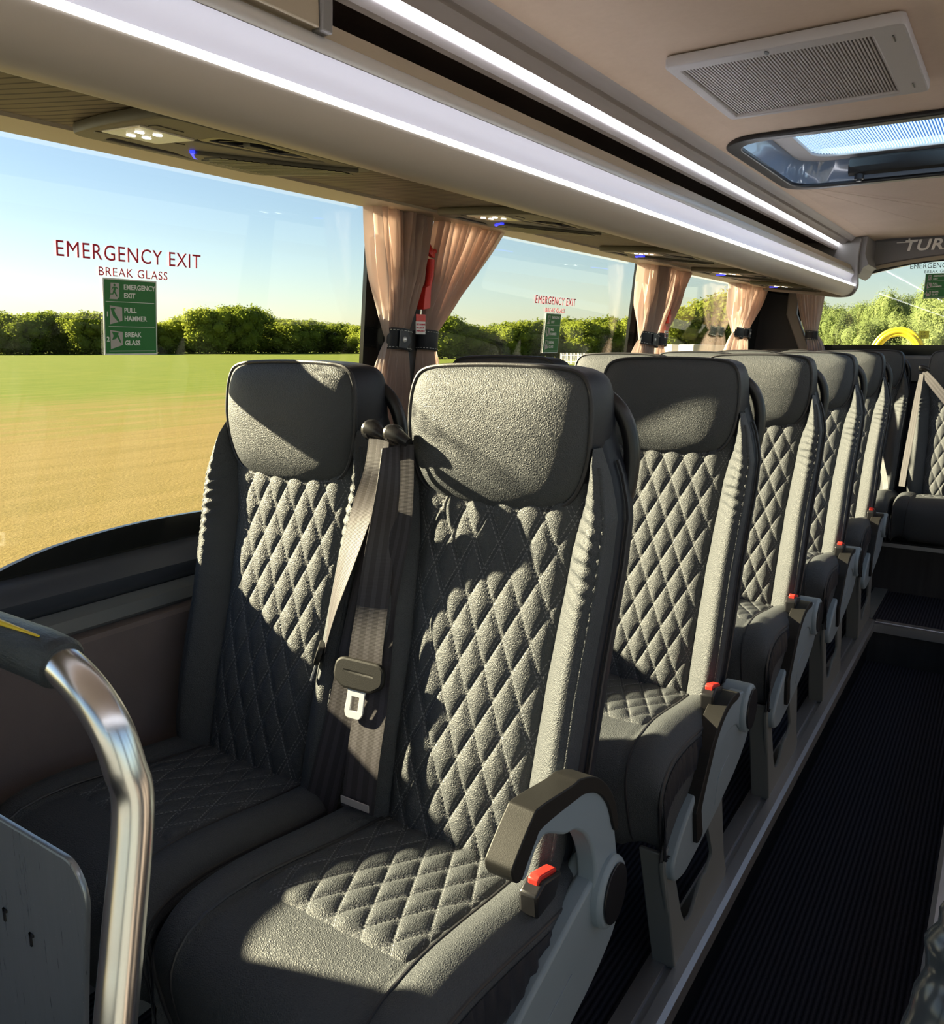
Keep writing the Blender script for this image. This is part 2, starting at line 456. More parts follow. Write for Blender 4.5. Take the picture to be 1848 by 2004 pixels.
# floor: two seat platforms with the sunken aisle between, raised at the rear
mb = MB(); mb.box(XL-.06, -.485, Y0, Y1, -.20, 0.0); struct('floor_platform_left', mb, M['carpet'], smooth=False)
mb = MB(); mb.box(.045, mir(XL)+.06, .26, Y1, -.20, 0.0); struct('floor_platform_right', mb, M['carpet'], smooth=False)
mb = MB(); mb.box(-.485, .045, Y0, 3.90, AF-.03, AF); struct('floor', mb, M['carpet'], smooth=False)
mb = MB(); mb.box(-.485, .045, 3.90, 4.50, AF, 0.0); struct('floor_rear_step', mb, M['carpet'], smooth=False)
mb = MB(); mb.box(-.43, .0, 3.884, 3.90, AF, -.012); mb.box(XL+.01, mir(XL)-.01, 4.484, 4.50, 0.0, .232); struct('trim_1', mb, M['woodvinyl'], smooth=False)
mb = MB(); mb.box(-.4845, -.43, Y0, 3.90, AF, -.012); mb.box(-.01, .0445, .26, 3.90, AF, -.012); struct('trim_2', mb, M['black'], smooth=False)
mb = MB(); mb.box(XL+.01, mir(XL)-.01, 4.50, Y1, 0, .232); struct('floor_bench_plinth', mb, M['black'], smooth=False)
# aluminium step edges: profile with a groove
def rail_profile(x0, s):     # s=+1: bus aisle is to +x
    return [(x0-.085*s, 0.0), (x0-.085*s, .010), (x0-.050*s, .010), (x0-.047*s, .004), (x0-.036*s, .004), (x0-.033*s, .012), (x0-.010*s, .012), (x0, .006), (x0, -.030), (x0-.012*s, -.030), (x0-.012*s, -.006), (x0-.030*s, -.006)]
mb = MB(); mb.prism(rail_profile(RAIL, 1), Y0, 3.93, 'y'); struct('trim_3', mb, M['alu'], smooth=False)
mb = MB(); mb.prism(rail_profile(-.03, -1), .26, 3.93, 'y'); struct('trim_4', mb, M['alu'], smooth=False)
mb = MB(); mb.prism([(3.872, -.028), (3.884, -.028), (3.884, .0), (3.95, .0), (3.95, .009), (3.915, .009), (3.91, .004), (3.902, .004), (3.897, .011), (3.872, .011)], -.411, .0, 'x'); struct('trim_5', mb, M['alu'], smooth=False)
mb = MB(); mb.box(-.48, -.0, 4.465, 4.51, .232, .252); struct('trim_6', mb, M['alu'], smooth=False)
mb = MB(); mb.box(-.490, -.43, 3.95, 4.484, .0005, .010); struct('trim_7', mb, M['legmetal'], smooth=False)

# side walls: lower felt panel, ledge, dark sill, skin with window openings
def side(mirror):
    fx = (lambda x: mir(x)) if mirror else (lambda x: x)
    sd = 'right' if mirror else 'left'; yA = .26 if mirror else Y0
    mb = MB(); mb.prism([(XL, 0.0), (XL, .695), (XL-.006, .703), (XL-.03, .706), (XL-.06, .70), (XL-.06, 0)], yA, Y1, 'y').map(lambda x, y, z: (fx(x), y, z))
    struct('wall_'+sd, mb, M['fabricwall'])
    mb = MB(); mb.prism([(XL-.061, .66), (XL-.0305, .707), (XL-.020, .715), (XL-.022, .738), (XL-.04, .752), (XL-.075, .75)], yA, Y1, 'y').map(lambda x, y, z: (fx(x), y, z))
    struct('trim_8' if not mirror else 'trim_9', mb, M['ledge'])
    mb = MB(); mb.prism([(XL-.076, .742), (XL-.0415, .753), (XL-.022, .772), (XL-.018, .792), (XL-.030, .815), (XL-.052, .828), (XL-.085, .828)], yA, Y1, 'y').map(lambda x, y, z: (fx(x), y, z))
    struct('baseboard_'+sd, mb, M['sill'])
    # glazed band: skin with three openings each side
    wins = [(roundpoly([(.37, .74), (.52, .78), (.72, .865), (.95, .885), (1.30, .872), (1.60, .868), (1.60, 1.60), (.37, 1.60)], [.05, .1, .14, .14, .1, .04, .02, .05]), 1),  # front lower corner dips out of view, shaped to let sun reach the cushion
            (roundpoly([(1.83, .868), (3.28, .868), (3.28, 1.60), (1.83, 1.60)], .04), 2),
            (roundpoly([(3.46, .868), (5.0, .868), (5.0, 1.60), (3.46, 1.60)], .04), 3),
            ]+[(roundpoly([(-1.15, (-.30 if mirror else .72)), ((.17 if mirror else -.12), (-.30 if mirror else .72)), ((.17 if mirror else -.12), 1.60), (-1.15, 1.60)], .06), 4)]
    outer = [(Y0, .60), (Y1+.05, .60), (Y1+.05, 1.66), (Y0, 1.66)] if not mirror else [(Y0, -.40), (.26, -.40), (.26, .60), (Y1+.05, .60), (Y1+.05, 1.66), (Y0, 1.66)]
    vs, fs = plate([outer]+[w_[0] for w_ in wins], .012)
    mb = MB().add(vs, fs).map(lambda a, b, c: (fx(xw(b)-.002-c), a, b))
    struct('wall_glazing_'+sd, mb, M['frit'], smooth=False)
    for ol, k in wins:
        vs, fs = plate([roundpoly([(min(p[0] for p in ol)-.02, min(p[1] for p in ol)-.02), (max(p[0] for p in ol)+.02, min(p[1] for p in ol)-.02), (max(p[0] for p in ol)+.02, 1.62), (min(p[0] for p in ol)-.02, 1.62)], .02)], .003)
        mb = MB().add(vs, fs).map(lambda a, b, c: (fx(xw(b)-.016-c), a, b))
        struct('window_%d' % (k+(10 if mirror else 0)), mb, M['glass'], smooth=False)
    # outer body below the glass and above it
    mb = MB(); mb.box(fx(XL-.09), fx(XL-.063), yA, Y1+.05, -.45, .66); struct('wall_body_'+sd, mb, M['body'], smooth=False)
side(False); side(True)
# pillar covers between the left windows
def pillar(k, y0, y1, z0=.80, z1=1.555, d=.026):
    rows = []
    for z in (z0, 1.19, 1.197, z1):
        dd = d+(.004 if z < 1.195 else 0)
        x = xw(z)
        rows.append([(x+.0, y0-.0, z), (x+dd*.8, y0+.004, z), (x+dd, y0+.014, z), (x+dd, y1-.014, z), (x+dd*.8, y1-.004, z), (x, y1, z)])
    mb = MB().grid(rows, True, True); struct('trim_pillar_%d' % k, mb, M['pillar'])
pillar(1, 1.70, 1.80); pillar(2, 3.36, 3.46, d=.012); pillar(3, 4.98, 5.10, d=.012); pillar(4, .18, .28)
for k, (y0, y1) in enumerate(((1.70, 1.80), (3.36, 3.44))):
    mb = MB(); mb.box(mir(-1.36)-.02, mir(-1.38)+.03, y0, y1, .80, 1.555); struct('trim_pillar_%d' % (k+5), mb, M['pillar'], smooth=False)
# ceiling with the hatch opening
HX0, HX1, HY0, HY1 = -.775, mir(-.775), 2.50, 3.36
def ceilz(x): return 1.803+.010*math.cos((x-XC)/.6*PI/2)
ol = [(x, Y0) for x in np.linspace(-.815, mir(-.815), 17)]+[(x, Y1) for x in np.linspace(mir(-.815), -.815, 17)]
hole = roundpoly([(HX0, HY0), (HX1, HY0), (HX1, HY1), (HX0, HY1)], .12, 8)
vs, fs = plate([ol, hole], .02)
def cz(x, y, c):
    e = min(1, max(0, (abs(x-XC)-.50)/.10)); return (x, y, 1.803+c-.020*e**1.5)
mbc = MB()
# strips near the cove get their own rows so the headlining rolls down to the trim
mbc.add(vs, fs)
mbc.map(cz); struct('ceiling', mbc, M['suede'], smooth=False)
mb = MB()
rows = []
for i in range(13):
    t = i/12; x = -.70-.118*t; z = 1.8025-.021*t**2.2-.0005
    rows.append([(x, Y0, z), (x, HY0+.05, z), (x, HY1-.05, z), (x, Y1, z)])
# outer roof keeps the sun out
mb = MB(); vs, fs = plate([[(XL-.10, Y0), (mir(XL)+.10, Y0), (mir(XL)+.10, Y1+.06), (XL-.10, Y1+.06)], roundpoly([(HX0-.01, HY0-.01), (HX1+.01, HY0-.01), (HX1+.01, HY1+.01), (HX0-.01, HY1+.01)], .12, 8)], .02)
mb.add(vs, fs).map(lambda x, y, z: (x, y, 1.905+z)); struct('ceiling_outer', mb, M['body'], smooth=False)
for s_, nm in ((0, 'left'), (1, 'right')):
    mb = MB(); mb.prism([(-1.342, 1.60), (-1.335, 1.905), (-1.46, 1.905), (-1.42, 1.60)], Y0, Y1+.05, 'y')
    if s_: mb.map(lambda x, y, z: (mir(x), y, z))
    struct('wall_cant_'+nm, mb, M['body'], smooth=False)
# rear wall with its window
RY = 5.32
vs, fs = plate([[(XL-.05, .0), (mir(XL)+.05, .0), (mir(XL)+.05, 1.91), (XL-.05, 1.91)],
                roundpoly([(-1.16, 1.222), (mir(-1.16), 1.222), (mir(-1.10), 1.50), (.10, 1.672), (XC, 1.682), (-.54, 1.672), (-1.10, 1.55)], .05)], .03)
mb = MB().add(vs, fs).map(lambda a, b, c: (a, RY+.03+c, b)); struct('wall_rear', mb, M['frit'], smooth=False)
mb = MB(); mb.box(-1.20, mir(-1.20), RY+.045, RY+.049, 1.19, 1.70); struct('window_5', mb, M['glass'], smooth=False)
mb = MB(); mb.prism([(RY-.02, 1.02), (RY-.055, 1.145), (RY-.045, 1.160), (RY+.029, 1.165), (RY+.029, 1.02)], -1.05, mir(-1.05), 'x'); struct('trim_10', mb, M['ledge'])
mb = MB(); mb.box(XL, mir(XL), RY-.005, RY+.029, .23, 1.01); struct('wall_rear_lower', mb, M['vinyl'], smooth=False)
# rear corner covers
mb = MB(); mb.prism([(-1.385, .9), (-1.385, 1.545), (-1.20, 1.51), (-1.19, 1.40), (-1.06, 1.15), (-1.05, .9)], RY-.035, RY+.029, 'y'); struct('wall_rear_corner', mb, M['vinyl'], smooth=False)
mb = MB(); mb.prism([(-1.195, 1.53), (-1.135, 1.53), (-1.140, 1.405), (-1.030, 1.15), (-1.02, 1.0), (-1.085, 1.0), (-1.095, 1.15), (-1.20, 1.40)], RY-.075, RY-.035, 'y'); struct('trim_11', mb, M['endcap'], bevel=.008)
# front end: bulkhead with the big windscreen (behind the camera)
vs, fs = plate([[(XL-.06, -.2), (mir(XL)+.06, -.2), (mir(XL)+.06, 1.91), (XL-.06, 1.91)], roundpoly([(-1.25, .45), (.81, .45), (.81, 1.62), (-1.25, 1.62)], .08)], .03)
mb = MB().add(vs, fs).map(lambda a, b, c: (a, Y0-.03+c, b)); struct('wall_front', mb, M['pillar'], smooth=False)
mb = MB(); mb.box(-1.27, .83, Y0-.022, Y0-.018, .43, 1.64); struct('window_6', mb, M['glass'], smooth=False)

# ================================================================== overhead rack
RE = 4.95
def zu(x): return 1.503+(-.85-x)*.1044           # underside of the rack
def rack(mirror):
    fx = (lambda x: mir(x)) if mirror else (lambda x: x)
    t = empty('luggage_rack', (0, 0, 0)); y0 = Y0+.002
    def part(name, poly, mat, a=y0, b=RE, **kw):
        mb = MB(); mb.prism(poly, a, b, 'y').map(lambda x, y, z: (fx(x), y, z)); return mb.build(name, mat, t, **kw)
    part('window_edge_trim', [(-1.332, 1.590), (-1.335, 1.545), (-1.325, 1.5435), (-1.205, 1.535), (-1.200, 1.5405), (-1.200, 1.590)], M['tan'])
    part('underside_panel', [(-1.1995, zu(-1.1995)), (-.862, zu(-.862)), (-.862, zu(-.862)+.012), (-1.1995, zu(-1.1995)+.012)], M['ribwood'], smooth=False)
    part('valance', [(-.8615, 1.520), (-.8615, 1.494), (-.856, 1.486), (-.845, 1.4835), (-.825, 1.485), (-.806, 1.493), (-.794, 1.506), (-.788, 1.520), (-.786, 1.5335), (-.80, 1.5335), (-.82, 1.520)], M['valance'])
    part('led_strip', [(-.7865, 1.534), (-.7845, 1.5345), (-.7845, 1.5425), (-.7865, 1.543), (-.797, 1.543), (-.797, 1.534)], M['led'], smooth=False)
    part('silver_cove', [(-.7975, 1.5435), (-.803, 1.552), (-.8065, 1.563), (-.8065, 1.574), (-.803, 1.585), (-.795, 1.5935), (-.815, 1.5935), (-.82, 1.5435)], M['silver'])
    part('top_rail', [(-.7955, 1.5945), (-.7945, 1.600), (-.797, 1.610), (-.803, 1.618), (-.806, 1.620), (-.825, 1.620), (-.825, 1.5945)], M['silver2'])
    part('shelf', [(-.809, 1.6215), (-.811, 1.634), (-.818, 1.645), (-.83, 1.647), (-1.31, 1.60), (-1.31, 1.592), (-.826, 1.592), (-.826, 1.6215)], M['tan'])
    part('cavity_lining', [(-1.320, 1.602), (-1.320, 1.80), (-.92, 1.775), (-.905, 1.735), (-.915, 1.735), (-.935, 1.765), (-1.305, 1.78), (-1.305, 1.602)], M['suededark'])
    part('light_housing', [(-.915, 1.733), (-.902, 1.724), (-.893, 1.728), (-.889, 1.742), (-.8895, 1.757), (-.878, 1.757), (-.868, 1.752), (-.852, 1.758), (-.845, 1.768), (-.836, 1.7695), (-.824, 1.7665), (-.812, 1.776), (-.806, 1.7815), (-.80, 1.802), (-.915, 1.80)], M['greytrim'])
    part('upper_led_strip', [(-.8885, 1.7465), (-.8865, 1.7468), (-.8865, 1.7525), (-.8885, 1.753)], M['led2'], smooth=False)
    # end cap closing the rack at the rear
    ol = roundpoly([(-1.33, 1.535), (-.865, 1.476), (-.80, 1.480), (-.770, 1.525), (-.778, 1.60), (-.783, 1.68), (-.775, 1.785), (-1.33, 1.80)], [.01, .02, .05, .05, .1, .1, .02, .01])
    part('end_cap', ol, M['endcap'], RE, RE+.035, bevel=.004)
    # joint strip down to the rear window frame
    part('corner_filler', [(-.795, 1.585), (-.772, 1.60), (-.760, 1.63), (-.735, 1.645), (-.755, 1.70), (-.750, 1.79), (-.83, 1.79), (-.83, 1.60)], M['endcap'], RE+.036, RY+.02)
    return t
tag(rack(False), 'long silver overhead luggage rack with white light strips above the left windows', 'luggage rack')
tag(rack(True), 'overhead luggage rack on the opposite right side of the aisle', 'luggage rack')
t = empty('locker_flap', (-.80, -.2, 1.62))
mb = MB(); mb.prism([(.006, .003), (.006, .040), (-.080, .110), (-.20, .110), (-.20, .003)], -1.0, 1.052, 'y'); mb.build('flap_panel', M['tan'], t, smooth=False, bevel=.002)
mb = MB(); mb.prism([(.010, .000), (.012, .044), (-.084, .122), (-.20, .122), (-.20, .000)], 1.053, 1.072, 'y'); mb.build('end_frame', M['endcap'], t, smooth=False, bevel=.002)
tag(t, 'taupe closed locker box standing on the rack rail at the top left edge', 'locker')
# rear header panel with raised lettering
t = empty('rear_header', (XC, 5.30, 1.704))
def arched(sec, name, mat):
    rows = [[(x, y, z-.17*x*x*(1 if lo else .04)) for y, z, lo in sec] for x in np.linspace(-.56, .56, 25)]
    return MB().grid(rows, True, True).build(name, mat, t)
arched([(-.030, .100, 0), (-.012, .098, 0), (.0, .090, 0), (-.002, .010, 1), (-.012, .002, 1), (.018, .0, 1), (.018, .100, 0)], 'header_panel', M['endcap'])
arched([(-.010, .0015, 1), (.004, -.016, 1), (.018, -.018, 1), (.018, -.0005, 1)], 'lower_trim', M['tan'])
arched([(.012, -.0185, 1), (.014, -.024, 1), (.019, -.024, 1), (.019, -.0185, 1)], 'window_seal', M['black'])
vs, fs = plate(None, .006, .001, text='TURAS', size=.088, spacing=1.06, offset=.0012)
mb = MB().add(vs, fs).map(lambda a, b, c: (-.392+a*1.12+b*.20, -.005-c, .030+b*.92)); mb.build('lettering', M['letters'], t, smooth=False)
mb = MB(); mb.box(-.425, -.330, -.010, -.005, .074, .078); mb.box(-.368, -.359, -.010, -.005, .088, .095); mb.build('letter_flourish', M['letters'], t, smooth=False)
tag(t, 'dark grey header panel with chrome lettering above the rear window', 'panel')

# service consoles under the rack
def console():
    t = empty('service_console', (0, 0, 0))
    def flat(ol, h0, h1, name, mat, bev=0, parent=t, holes=(), **kw):
        vs, fs = plate([ol]+list(holes), h1-h0, bev)
        mb = MB().add(vs, fs).map(lambda x, y, z: (x, y, zu(x)-1.503-h1+z)); return mb.build(name, mat, parent, **kw)
    body = roundpoly([(-1.165, .030), (-1.03, -.010), (-.872, -.035), (-.868, .335), (-1.02, .372), (-1.165, .375)], [.02, .1, .02, .02, .1, .03])
    vent = roundpoly([(x+.042, y-.046) for x, y in ((-1.03, .135), (-.965, .120), (-.918, .17), (-.935, .31), (-.985, .27))], .012)
    slot = roundpoly([(-1.150, .065), (-1.112, .055), (-1.116, .16), (-1.148, .23)], .008)
    flat(body, .0, .016, 'console_body', M['console'], .004, holes=[vent, slot])
    flat(body, .001, .003, 'backing_plate', M['black'])
    v = flat(roundpoly([(x+.042, y-.046) for x, y in ((-1.022, .142), (-.967, .128), (-.924, .173), (-.940, .300), (-.982, .262))], .01), .006, .0145, 'air_vent', M['black'], .002, holes=[roundpoly([(x+.042, y-.046) for x, y in ((-1.010, .148), (-.969, .138), (-.934, .178), (-.945, .285), (-.975, .25))], .008)])
    for k in range(4):
        y = .160+k*.028
        flat([(-.958+.006*k, y-.046), (-.90, y-.034), (-.90, y-.031), (-.958+.006*k, y-.043)], .004, .0125, 'vane', M['black'], parent=v, smooth=False)
    flat([(-.933, .139), (-.916, .134), (-.910, .159), (-.926, .166)], .003, .017, 'vane_knob', M['pad'], .002, parent=v)
    l = flat([(-1.068, .012), (-.962, -.006), (-.968, .080), (-1.062, .092)], .015, .0185, 'lamp_lens', M['lens'], .001)
    for (x, y) in ((-1.04, .035), (-1.03, .052), (-1.0, .020), (-.99, .040)):
        flat([(x+.006*math.cos(a), y+.006*math.sin(a)) for a in np.linspace(0, 2*PI, 9)[:-1]], .0186, .0195, 'reading_light', M['leddot'], parent=l)
    for ol in ([(-1.100, .02), (-1.085, .012), (-1.075, .045), (-1.095, .055)], [(-.955, .0), (-.935, -.002), (-.935, .04), (-.955, .04)], [(-1.095, .065), (-1.075, .060), (-1.07, .095), (-1.09, .10)], [(-1.06, .098), (-1.03, .094), (-1.025, .112), (-1.055, .116)]):
        flat(roundpoly(ol, .003), .0155, .0172, 'call_button', M['console'], .0005)
    mbv = MB()
    g = flat(roundpoly([(-1.100, .190), (-1.060, .155), (-1.0, .215), (-.93, .285), (-.876, .315), (-.99, .345), (-1.10, .350)], .012), .015, .0215, 'speaker_grille', M['console'], .002)
    for k in range(20):
        y = .180+k*.0075; xa = -1.094 if y > .19 else -1.07; xb = -1.045+(y-.170)*1.12; xb = min(xb, -.90)
        mbv.prism([(xa, .0), (xb, 0), (xb, .0012), (xa, .0012)], y, y+.0035, 'y')
    mbv.map(lambda x, y, z: (x, y, zu(x)-1.503-.0228+z)).build('grille_ribs', M['black'], g, smooth=False)
    flat(roundpoly([(-1.108, .192), (-1.062, .148), (-1.058, .154), (-1.102, .197), (-1.103, .26), (-1.108, .26)], .001), .0155, .020, 'blue_light', M['ledblue'], smooth=False)
    s_ = flat(roundpoly([(-1.145, .075), (-1.118, .065), (-1.122, .155), (-1.143, .215)], .006), .004, .012, 'slot_vent', M['black'], .002)
    return t
NM = ['nearest', 'second', 'third', 'fourth', 'fifth']
c0 = console()
lab = ['olive grey ceiling console with lit reading lamp, nearest one, above the big left window',
       'olive grey console under the rack, just behind the first curtain pillar',
       'third olive grey console from the front, over the second left window',
       'fourth olive grey console from the front, ahead of the second curtain pillar',
       'fifth olive grey console, farthest but for the rack end']
for k in range(5):
    o = c0 if k == 0 else copy_thing(c0)
    o.location = (0, .703+.887*k, 1.503); tag(o, lab[k], 'console', 'service consoles under the luggage rack')

# ceiling grille
t = empty('ceiling_grille', (-.450, 1.955, 1.800))
W2, L2 = .215, .232
vs, fs = plate([roundpoly([(-W2, -L2), (W2, -L2), (W2, L2), (-W2, L2)], .014), [(-W2+.014, -L2+.034), (W2-.05, -L2+.034), (W2-.05, L2-.014), (-W2+.014, L2-.014)]], .022, .004)
MB().add(vs, fs).map(lambda x, y, z: (x, y, z-.026)).build('frame', M['grillemat'], t)
MB().box(-W2+.01, W2-.045, -L2+.03, L2-.012, -.012, -.006).build('backing', M['grilleback'], t, smooth=False)
mb = MB(); nsl = 58
for i in range(nsl):
    x = -W2+.016+(2*W2-.068)*i/(nsl-1); mb.box(x, x+.0033, -L2+.0345, L2-.0145, -.020, -.011)
mb.build('slats', M['grillemat'], t, smooth=False)
vs, fs = plate([[(.004*math.cos(a), .010*math.sin(a)) for a in np.linspace(0, 2*PI, 17)[:-1]]], .002)
MB().add(vs, fs).map(lambda x, y, z: (x-.02, y-L2+.017, z-.0275)).build('screw_hole', M['black'], t)
mb = MB(); mb.box(W2-.022, W2-.020, -L2+.05, -L2+.085, -.0272, -.0258); mb.box(W2-.022, W2-.020, L2-.085, L2-.05, -.0272, -.0258); mb.build('clip_slits', M['black'], t, smooth=False)
tag(t, 'light grey rectangular ceiling grille with fine slats in front of the roof hatch', 'grille')

# roof hatch
t = empty('roof_hatch', (XC, (HY0+HY1)/2, 1.80)); hw = (HX1-HX0)/2; hl = (HY1-HY0)/2
def rr(w_, l_, r_): return roundpoly([(-w_, -l_), (w_, -l_), (w_, l_), (-w_, l_)], r_, 10)
vs, fs = plate([rr(hw+.018, hl+.018, .13), rr(hw-.014, hl-.014, .12)], .014, .004); MB().add(vs, fs).map(lambda x, y, z: (x, y, z-.012)).build('ring_frame', M['black'], t)
rows = [[(x, y, z) for x, y in rr(hw-.012+q, hl-.012+q, .12)] for z, q in ((-.006, 0), (.02, -.002), (.045, -.006), (.075, -.014))]
MB().grid(rows, True).build('well_lining', M['wellglass'], t)
vs, fs = plate([rr(hw-.020, hl-.020, .11), rr(hw-.085, hl-.085, .09)], .012, .003); MB().add(vs, fs).map(lambda x, y, z: (x, y, z+.075)).build('inner_rim', M['offwhite'], t)
vs, fs = plate([rr(hw-.080, hl-.080, .09)], .004); MB().add(vs, fs).map(lambda x, y, z: (x, y, z+.083)).build('hatch_pane', M['hatchglass'], t, smooth=False)
hd = MB(); yb = hl-.075
prof = [(-.03, .030), (-.024, .052), (-.002, .062), (.022, .056), (.030, .038), (.022, .016), (.0, .008), (-.022, .014)]
hd.grid([[(x, yb+a*s1*1.15, -.004+b*1.15) for a, b in prof] for x, s1 in ((-.355, .6), (-.350, .9), (-.33, 1), (-.19, 1), (-.175, .72), (.0, .72), (.015, 1), (.33, 1), (.35, .9), (.355, .6))], True, True)
h = hd.build('handle', M['pad'], t)
for x in (-.32, .32):
    mb = MB(); mb.tube([(x, yb, .012), (x, yb, -.008)], .016, 16); mb.tube([(x, yb, -.007), (x, yb, -.014)], .009, 12); mb.build('pivot_screw', M['black'], h)
    MB().tube([(x, yb+.004, -.0145), (x, yb+.004, -.012)], .0045, 10).build('screw_head', M['steel'], h)
tag(t, 'rounded roof hatch with striped blue glass and black handle bar', 'roof hatch')
# ================================================================== curtains
def curtain(name_label, T, K, B, zt, zk, zb, seed, nx=150, nz=70, rear=False, snap=True, group='tied back blush curtains', dx=.05, pleats=13):
    """T, K, B: (from, to) spans at the top, the tie and the foot; zt, zk, zb their heights"""
    rnd = random.Random(seed)
    ph = [rnd.uniform(0, 6.28) for _ in range(6)]
    y_ref = (K[0]+K[1])/2
    t = empty('curtain', (0, 0, 0))
    rows = []
    for i in range(nz+1):
        z = zt+(zb-zt)*i/nz
        if z > zk:
            s = (z-zk)/(zt-zk); e = s**.75 if s > 0 else 0
            a = K[0]+(T[0]-K[0])*e; b = K[1]+(T[1]-K[1])*(s**1.05)
            amp = .006+.022*min(1, s*2.2)
        else:
            s = (zk-z)/(zk-zb); e = min(1, s*1.5)**.6
            a = K[0]+(B[0]-K[0])*e; b = K[1]+(B[1]-K[1])*e; amp = .005+.013*min(1, s*2.5)
        row = []
        for j in range(nx+1):
            u = j/nx
            uu = u+.012*math.sin(3*u*PI*2+ph[0]+z*3)*(1-abs(2*u-1))
            d = amp*(math.sin(pleats*2*PI*u+ph[1]+1.4*math.sin(z*5+ph[2]))*.65+.35*math.sin(pleats*4.7*u*PI+ph[3]+z*7)+.5*noise.noise(Vector((u*7, z*5, seed*3.1))))
            y = a+(b-a)*uu
            edge = math.sin(PI*u)
            x = dx+.012*edge+d
            row.append((y, z, x))
        rows.append(row)
    def world(p):
        y, z, x = p
        return (y, RY-.085-x+.02, z) if rear else (xw(z)+x, y, z)
    mb = MB().grid([[world(p) for p in r] for r in rows]); mb.build('cloth', M['curtain'], t)
    hwid = (K[1]-K[0])/2+.006; rows = []
    for zz, k in ((zk+.026, 1.0), (zk+.024, 1.02), (zk, 1.0), (zk-.024, 1.02), (zk-.026, 1.0)):
        rows.append([world((y_ref+hwid*k*math.cos(a), zz-.10*hwid*math.cos(a), dx+.010+.026*k*math.sin(a))) for a in np.linspace(0, 2*PI, 25)[:-1]])
    bd = MB().grid(rows, True).build('tie_band', M['vinyl'], t)
    for zo in (.021, -.021):
        mbs = MB()
        for q in range(22):
            a = q/22*2*PI; a2 = a+.16
            mbs.tube([world((y_ref+hwid*1.03*math.cos(v), zk+zo-.10*hwid*math.cos(v), dx+.010+.0275*math.sin(v))) for v in (a, a2)], .0007, 5)
        mbs.build('band_stitching', M['white'], bd)
    if snap:
        vs, fs = plate([[(-.02, -.021), (.008, -.021), (.026, 0), (.008, .021), (-.02, .021)]], .003)
        MB().add(vs, fs).map(lambda a, b, c: world((y_ref-.012+a, zk+b-.10*a, dx+.037+c))).build('strap_tip', M['sill'], bd, smooth=False)
        vv = []
        MB().grid([[world((y_ref-.016+r*math.cos(a), zk+r*math.sin(a), dx+.040+h_)) for a in np.linspace(0, 2*PI, 15)[:-1]] for r, h_ in ((.0075, 0), (.0068, .003), (.004, .005), (.0008, .0056))], True, True).build('snap_button', M['tonguesteel'], bd)
    tag(t, name_label, 'curtain', group)
    return t
curtain('blush pleated curtain tied back left of the nearest pillar, with silver snap', (1.535, 1.775), (1.635, 1.705), (1.575, 1.735), 1.557, 1.238, .93, 1, dx=.045)
curtain('blush curtain tied back on the right of the nearest pillar', (1.825, 2.135), (1.778, 1.832), (1.765, 1.90), 1.557, 1.236, .93, 2, snap=False, dx=.035)
curtain('blush curtain left of the second pillar, gathered in a black band', (3.20, 3.53), (3.29, 3.46), (3.17, 3.45), 1.555, 1.245, .95, 3, dx=.045)
curtain('narrow blush curtain right of the second pillar beside a red hammer', (3.55, 3.79), (3.485, 3.56), (3.48, 3.62), 1.555, 1.245, .95, 4, snap=False, dx=.04)
curtain('sunlit curtain bunched left of the rear corner pillar', (4.44, 4.73), (4.60, 4.72), (4.43, 4.70), 1.555, 1.285, .95, 5, snap=False, dx=.05)
curtain('curtain right of the rear corner pillar in black band', (4.78, 5.09), (4.76, 4.86), (4.72, 4.94), 1.555, 1.285, .95, 6, dx=.05)
curtain('shaded curtain hanging at the left edge of the rear window', (-1.150, -.985), (-1.070, -1.010), (-1.055, -.93), 1.535, 1.278, 1.0, 7, rear=True, snap=False, dx=.03, pleats=7)
curtain('blush curtain added out of view at the forward door pillar to block sun', (.20, .27), (.20, .27), (.20, .27), 1.557, 1.238, .93, 8, snap=False, dx=.045, pleats=3)  # unseen extra curtain, added as an occluder ahead of the front row

# emergency hammers
def hammer(y, label, zt=1.47):
    t = empty('emergency_hammer', (xw(1.4)+.055, y, 1.38))
    a = MB(); a.tube(smoothpath([(.0, .012, .062), (0, .010, .040), (0, .004, .01), (0, -.012, -.03)], 6), [.011]*12+[.010]*7, 12)
    a.build('handle', M['red'], t)
    a = MB(); a.tube([(-.006, .010, .078), (.0, .011, .083), (.006, .014, .086)], [.016, .021, .016], 16); a.tube([(0, -.006, .080), (0, .032, .084)], [.007, .006], 10); a.build('hammer_head', M['red'], t)
    a = MB(); a.prism(roundpoly([(-.012, -.01), (.014, .0), (.008, -.062), (-.022, -.066)], .004), -.012, .010, 'x'); a.map(lambda x, y_, z: (x, y_-.012, z+.0)); a.build('holder', M['red'], t, bevel=.002)
    a = MB(); a.box(.004, .006, -.062, -.022, -.128, -.096); g = a.build('tag', M['white'], t, smooth=False)
    MB().box(.0062, .0068, -.062, -.022, -.096, -.078).build('tag_red_top', M['red'], g, smooth=False)
    for i_, s_ in enumerate(('USE HAMMER', 'IN CASE OF', 'EMERGENCY')):
        vs, fs = plate(None, .0004, text=s_, size=.0068, spacing=1.0)
        MB().add(vs, fs).map(lambda p, q, c: (.0063+c, -.0605+p*.92, -.106-i_*.008+q)).build('tag_print', M['redprint'], g, smooth=False)
    tag(t, label, 'hammer', 'red emergency hammers on the pillars')
hammer(1.775, 'red emergency hammer with a hanging tag on the nearest window pillar')
hammer(3.56, 'red emergency hammer half hidden in the second pillar curtains')

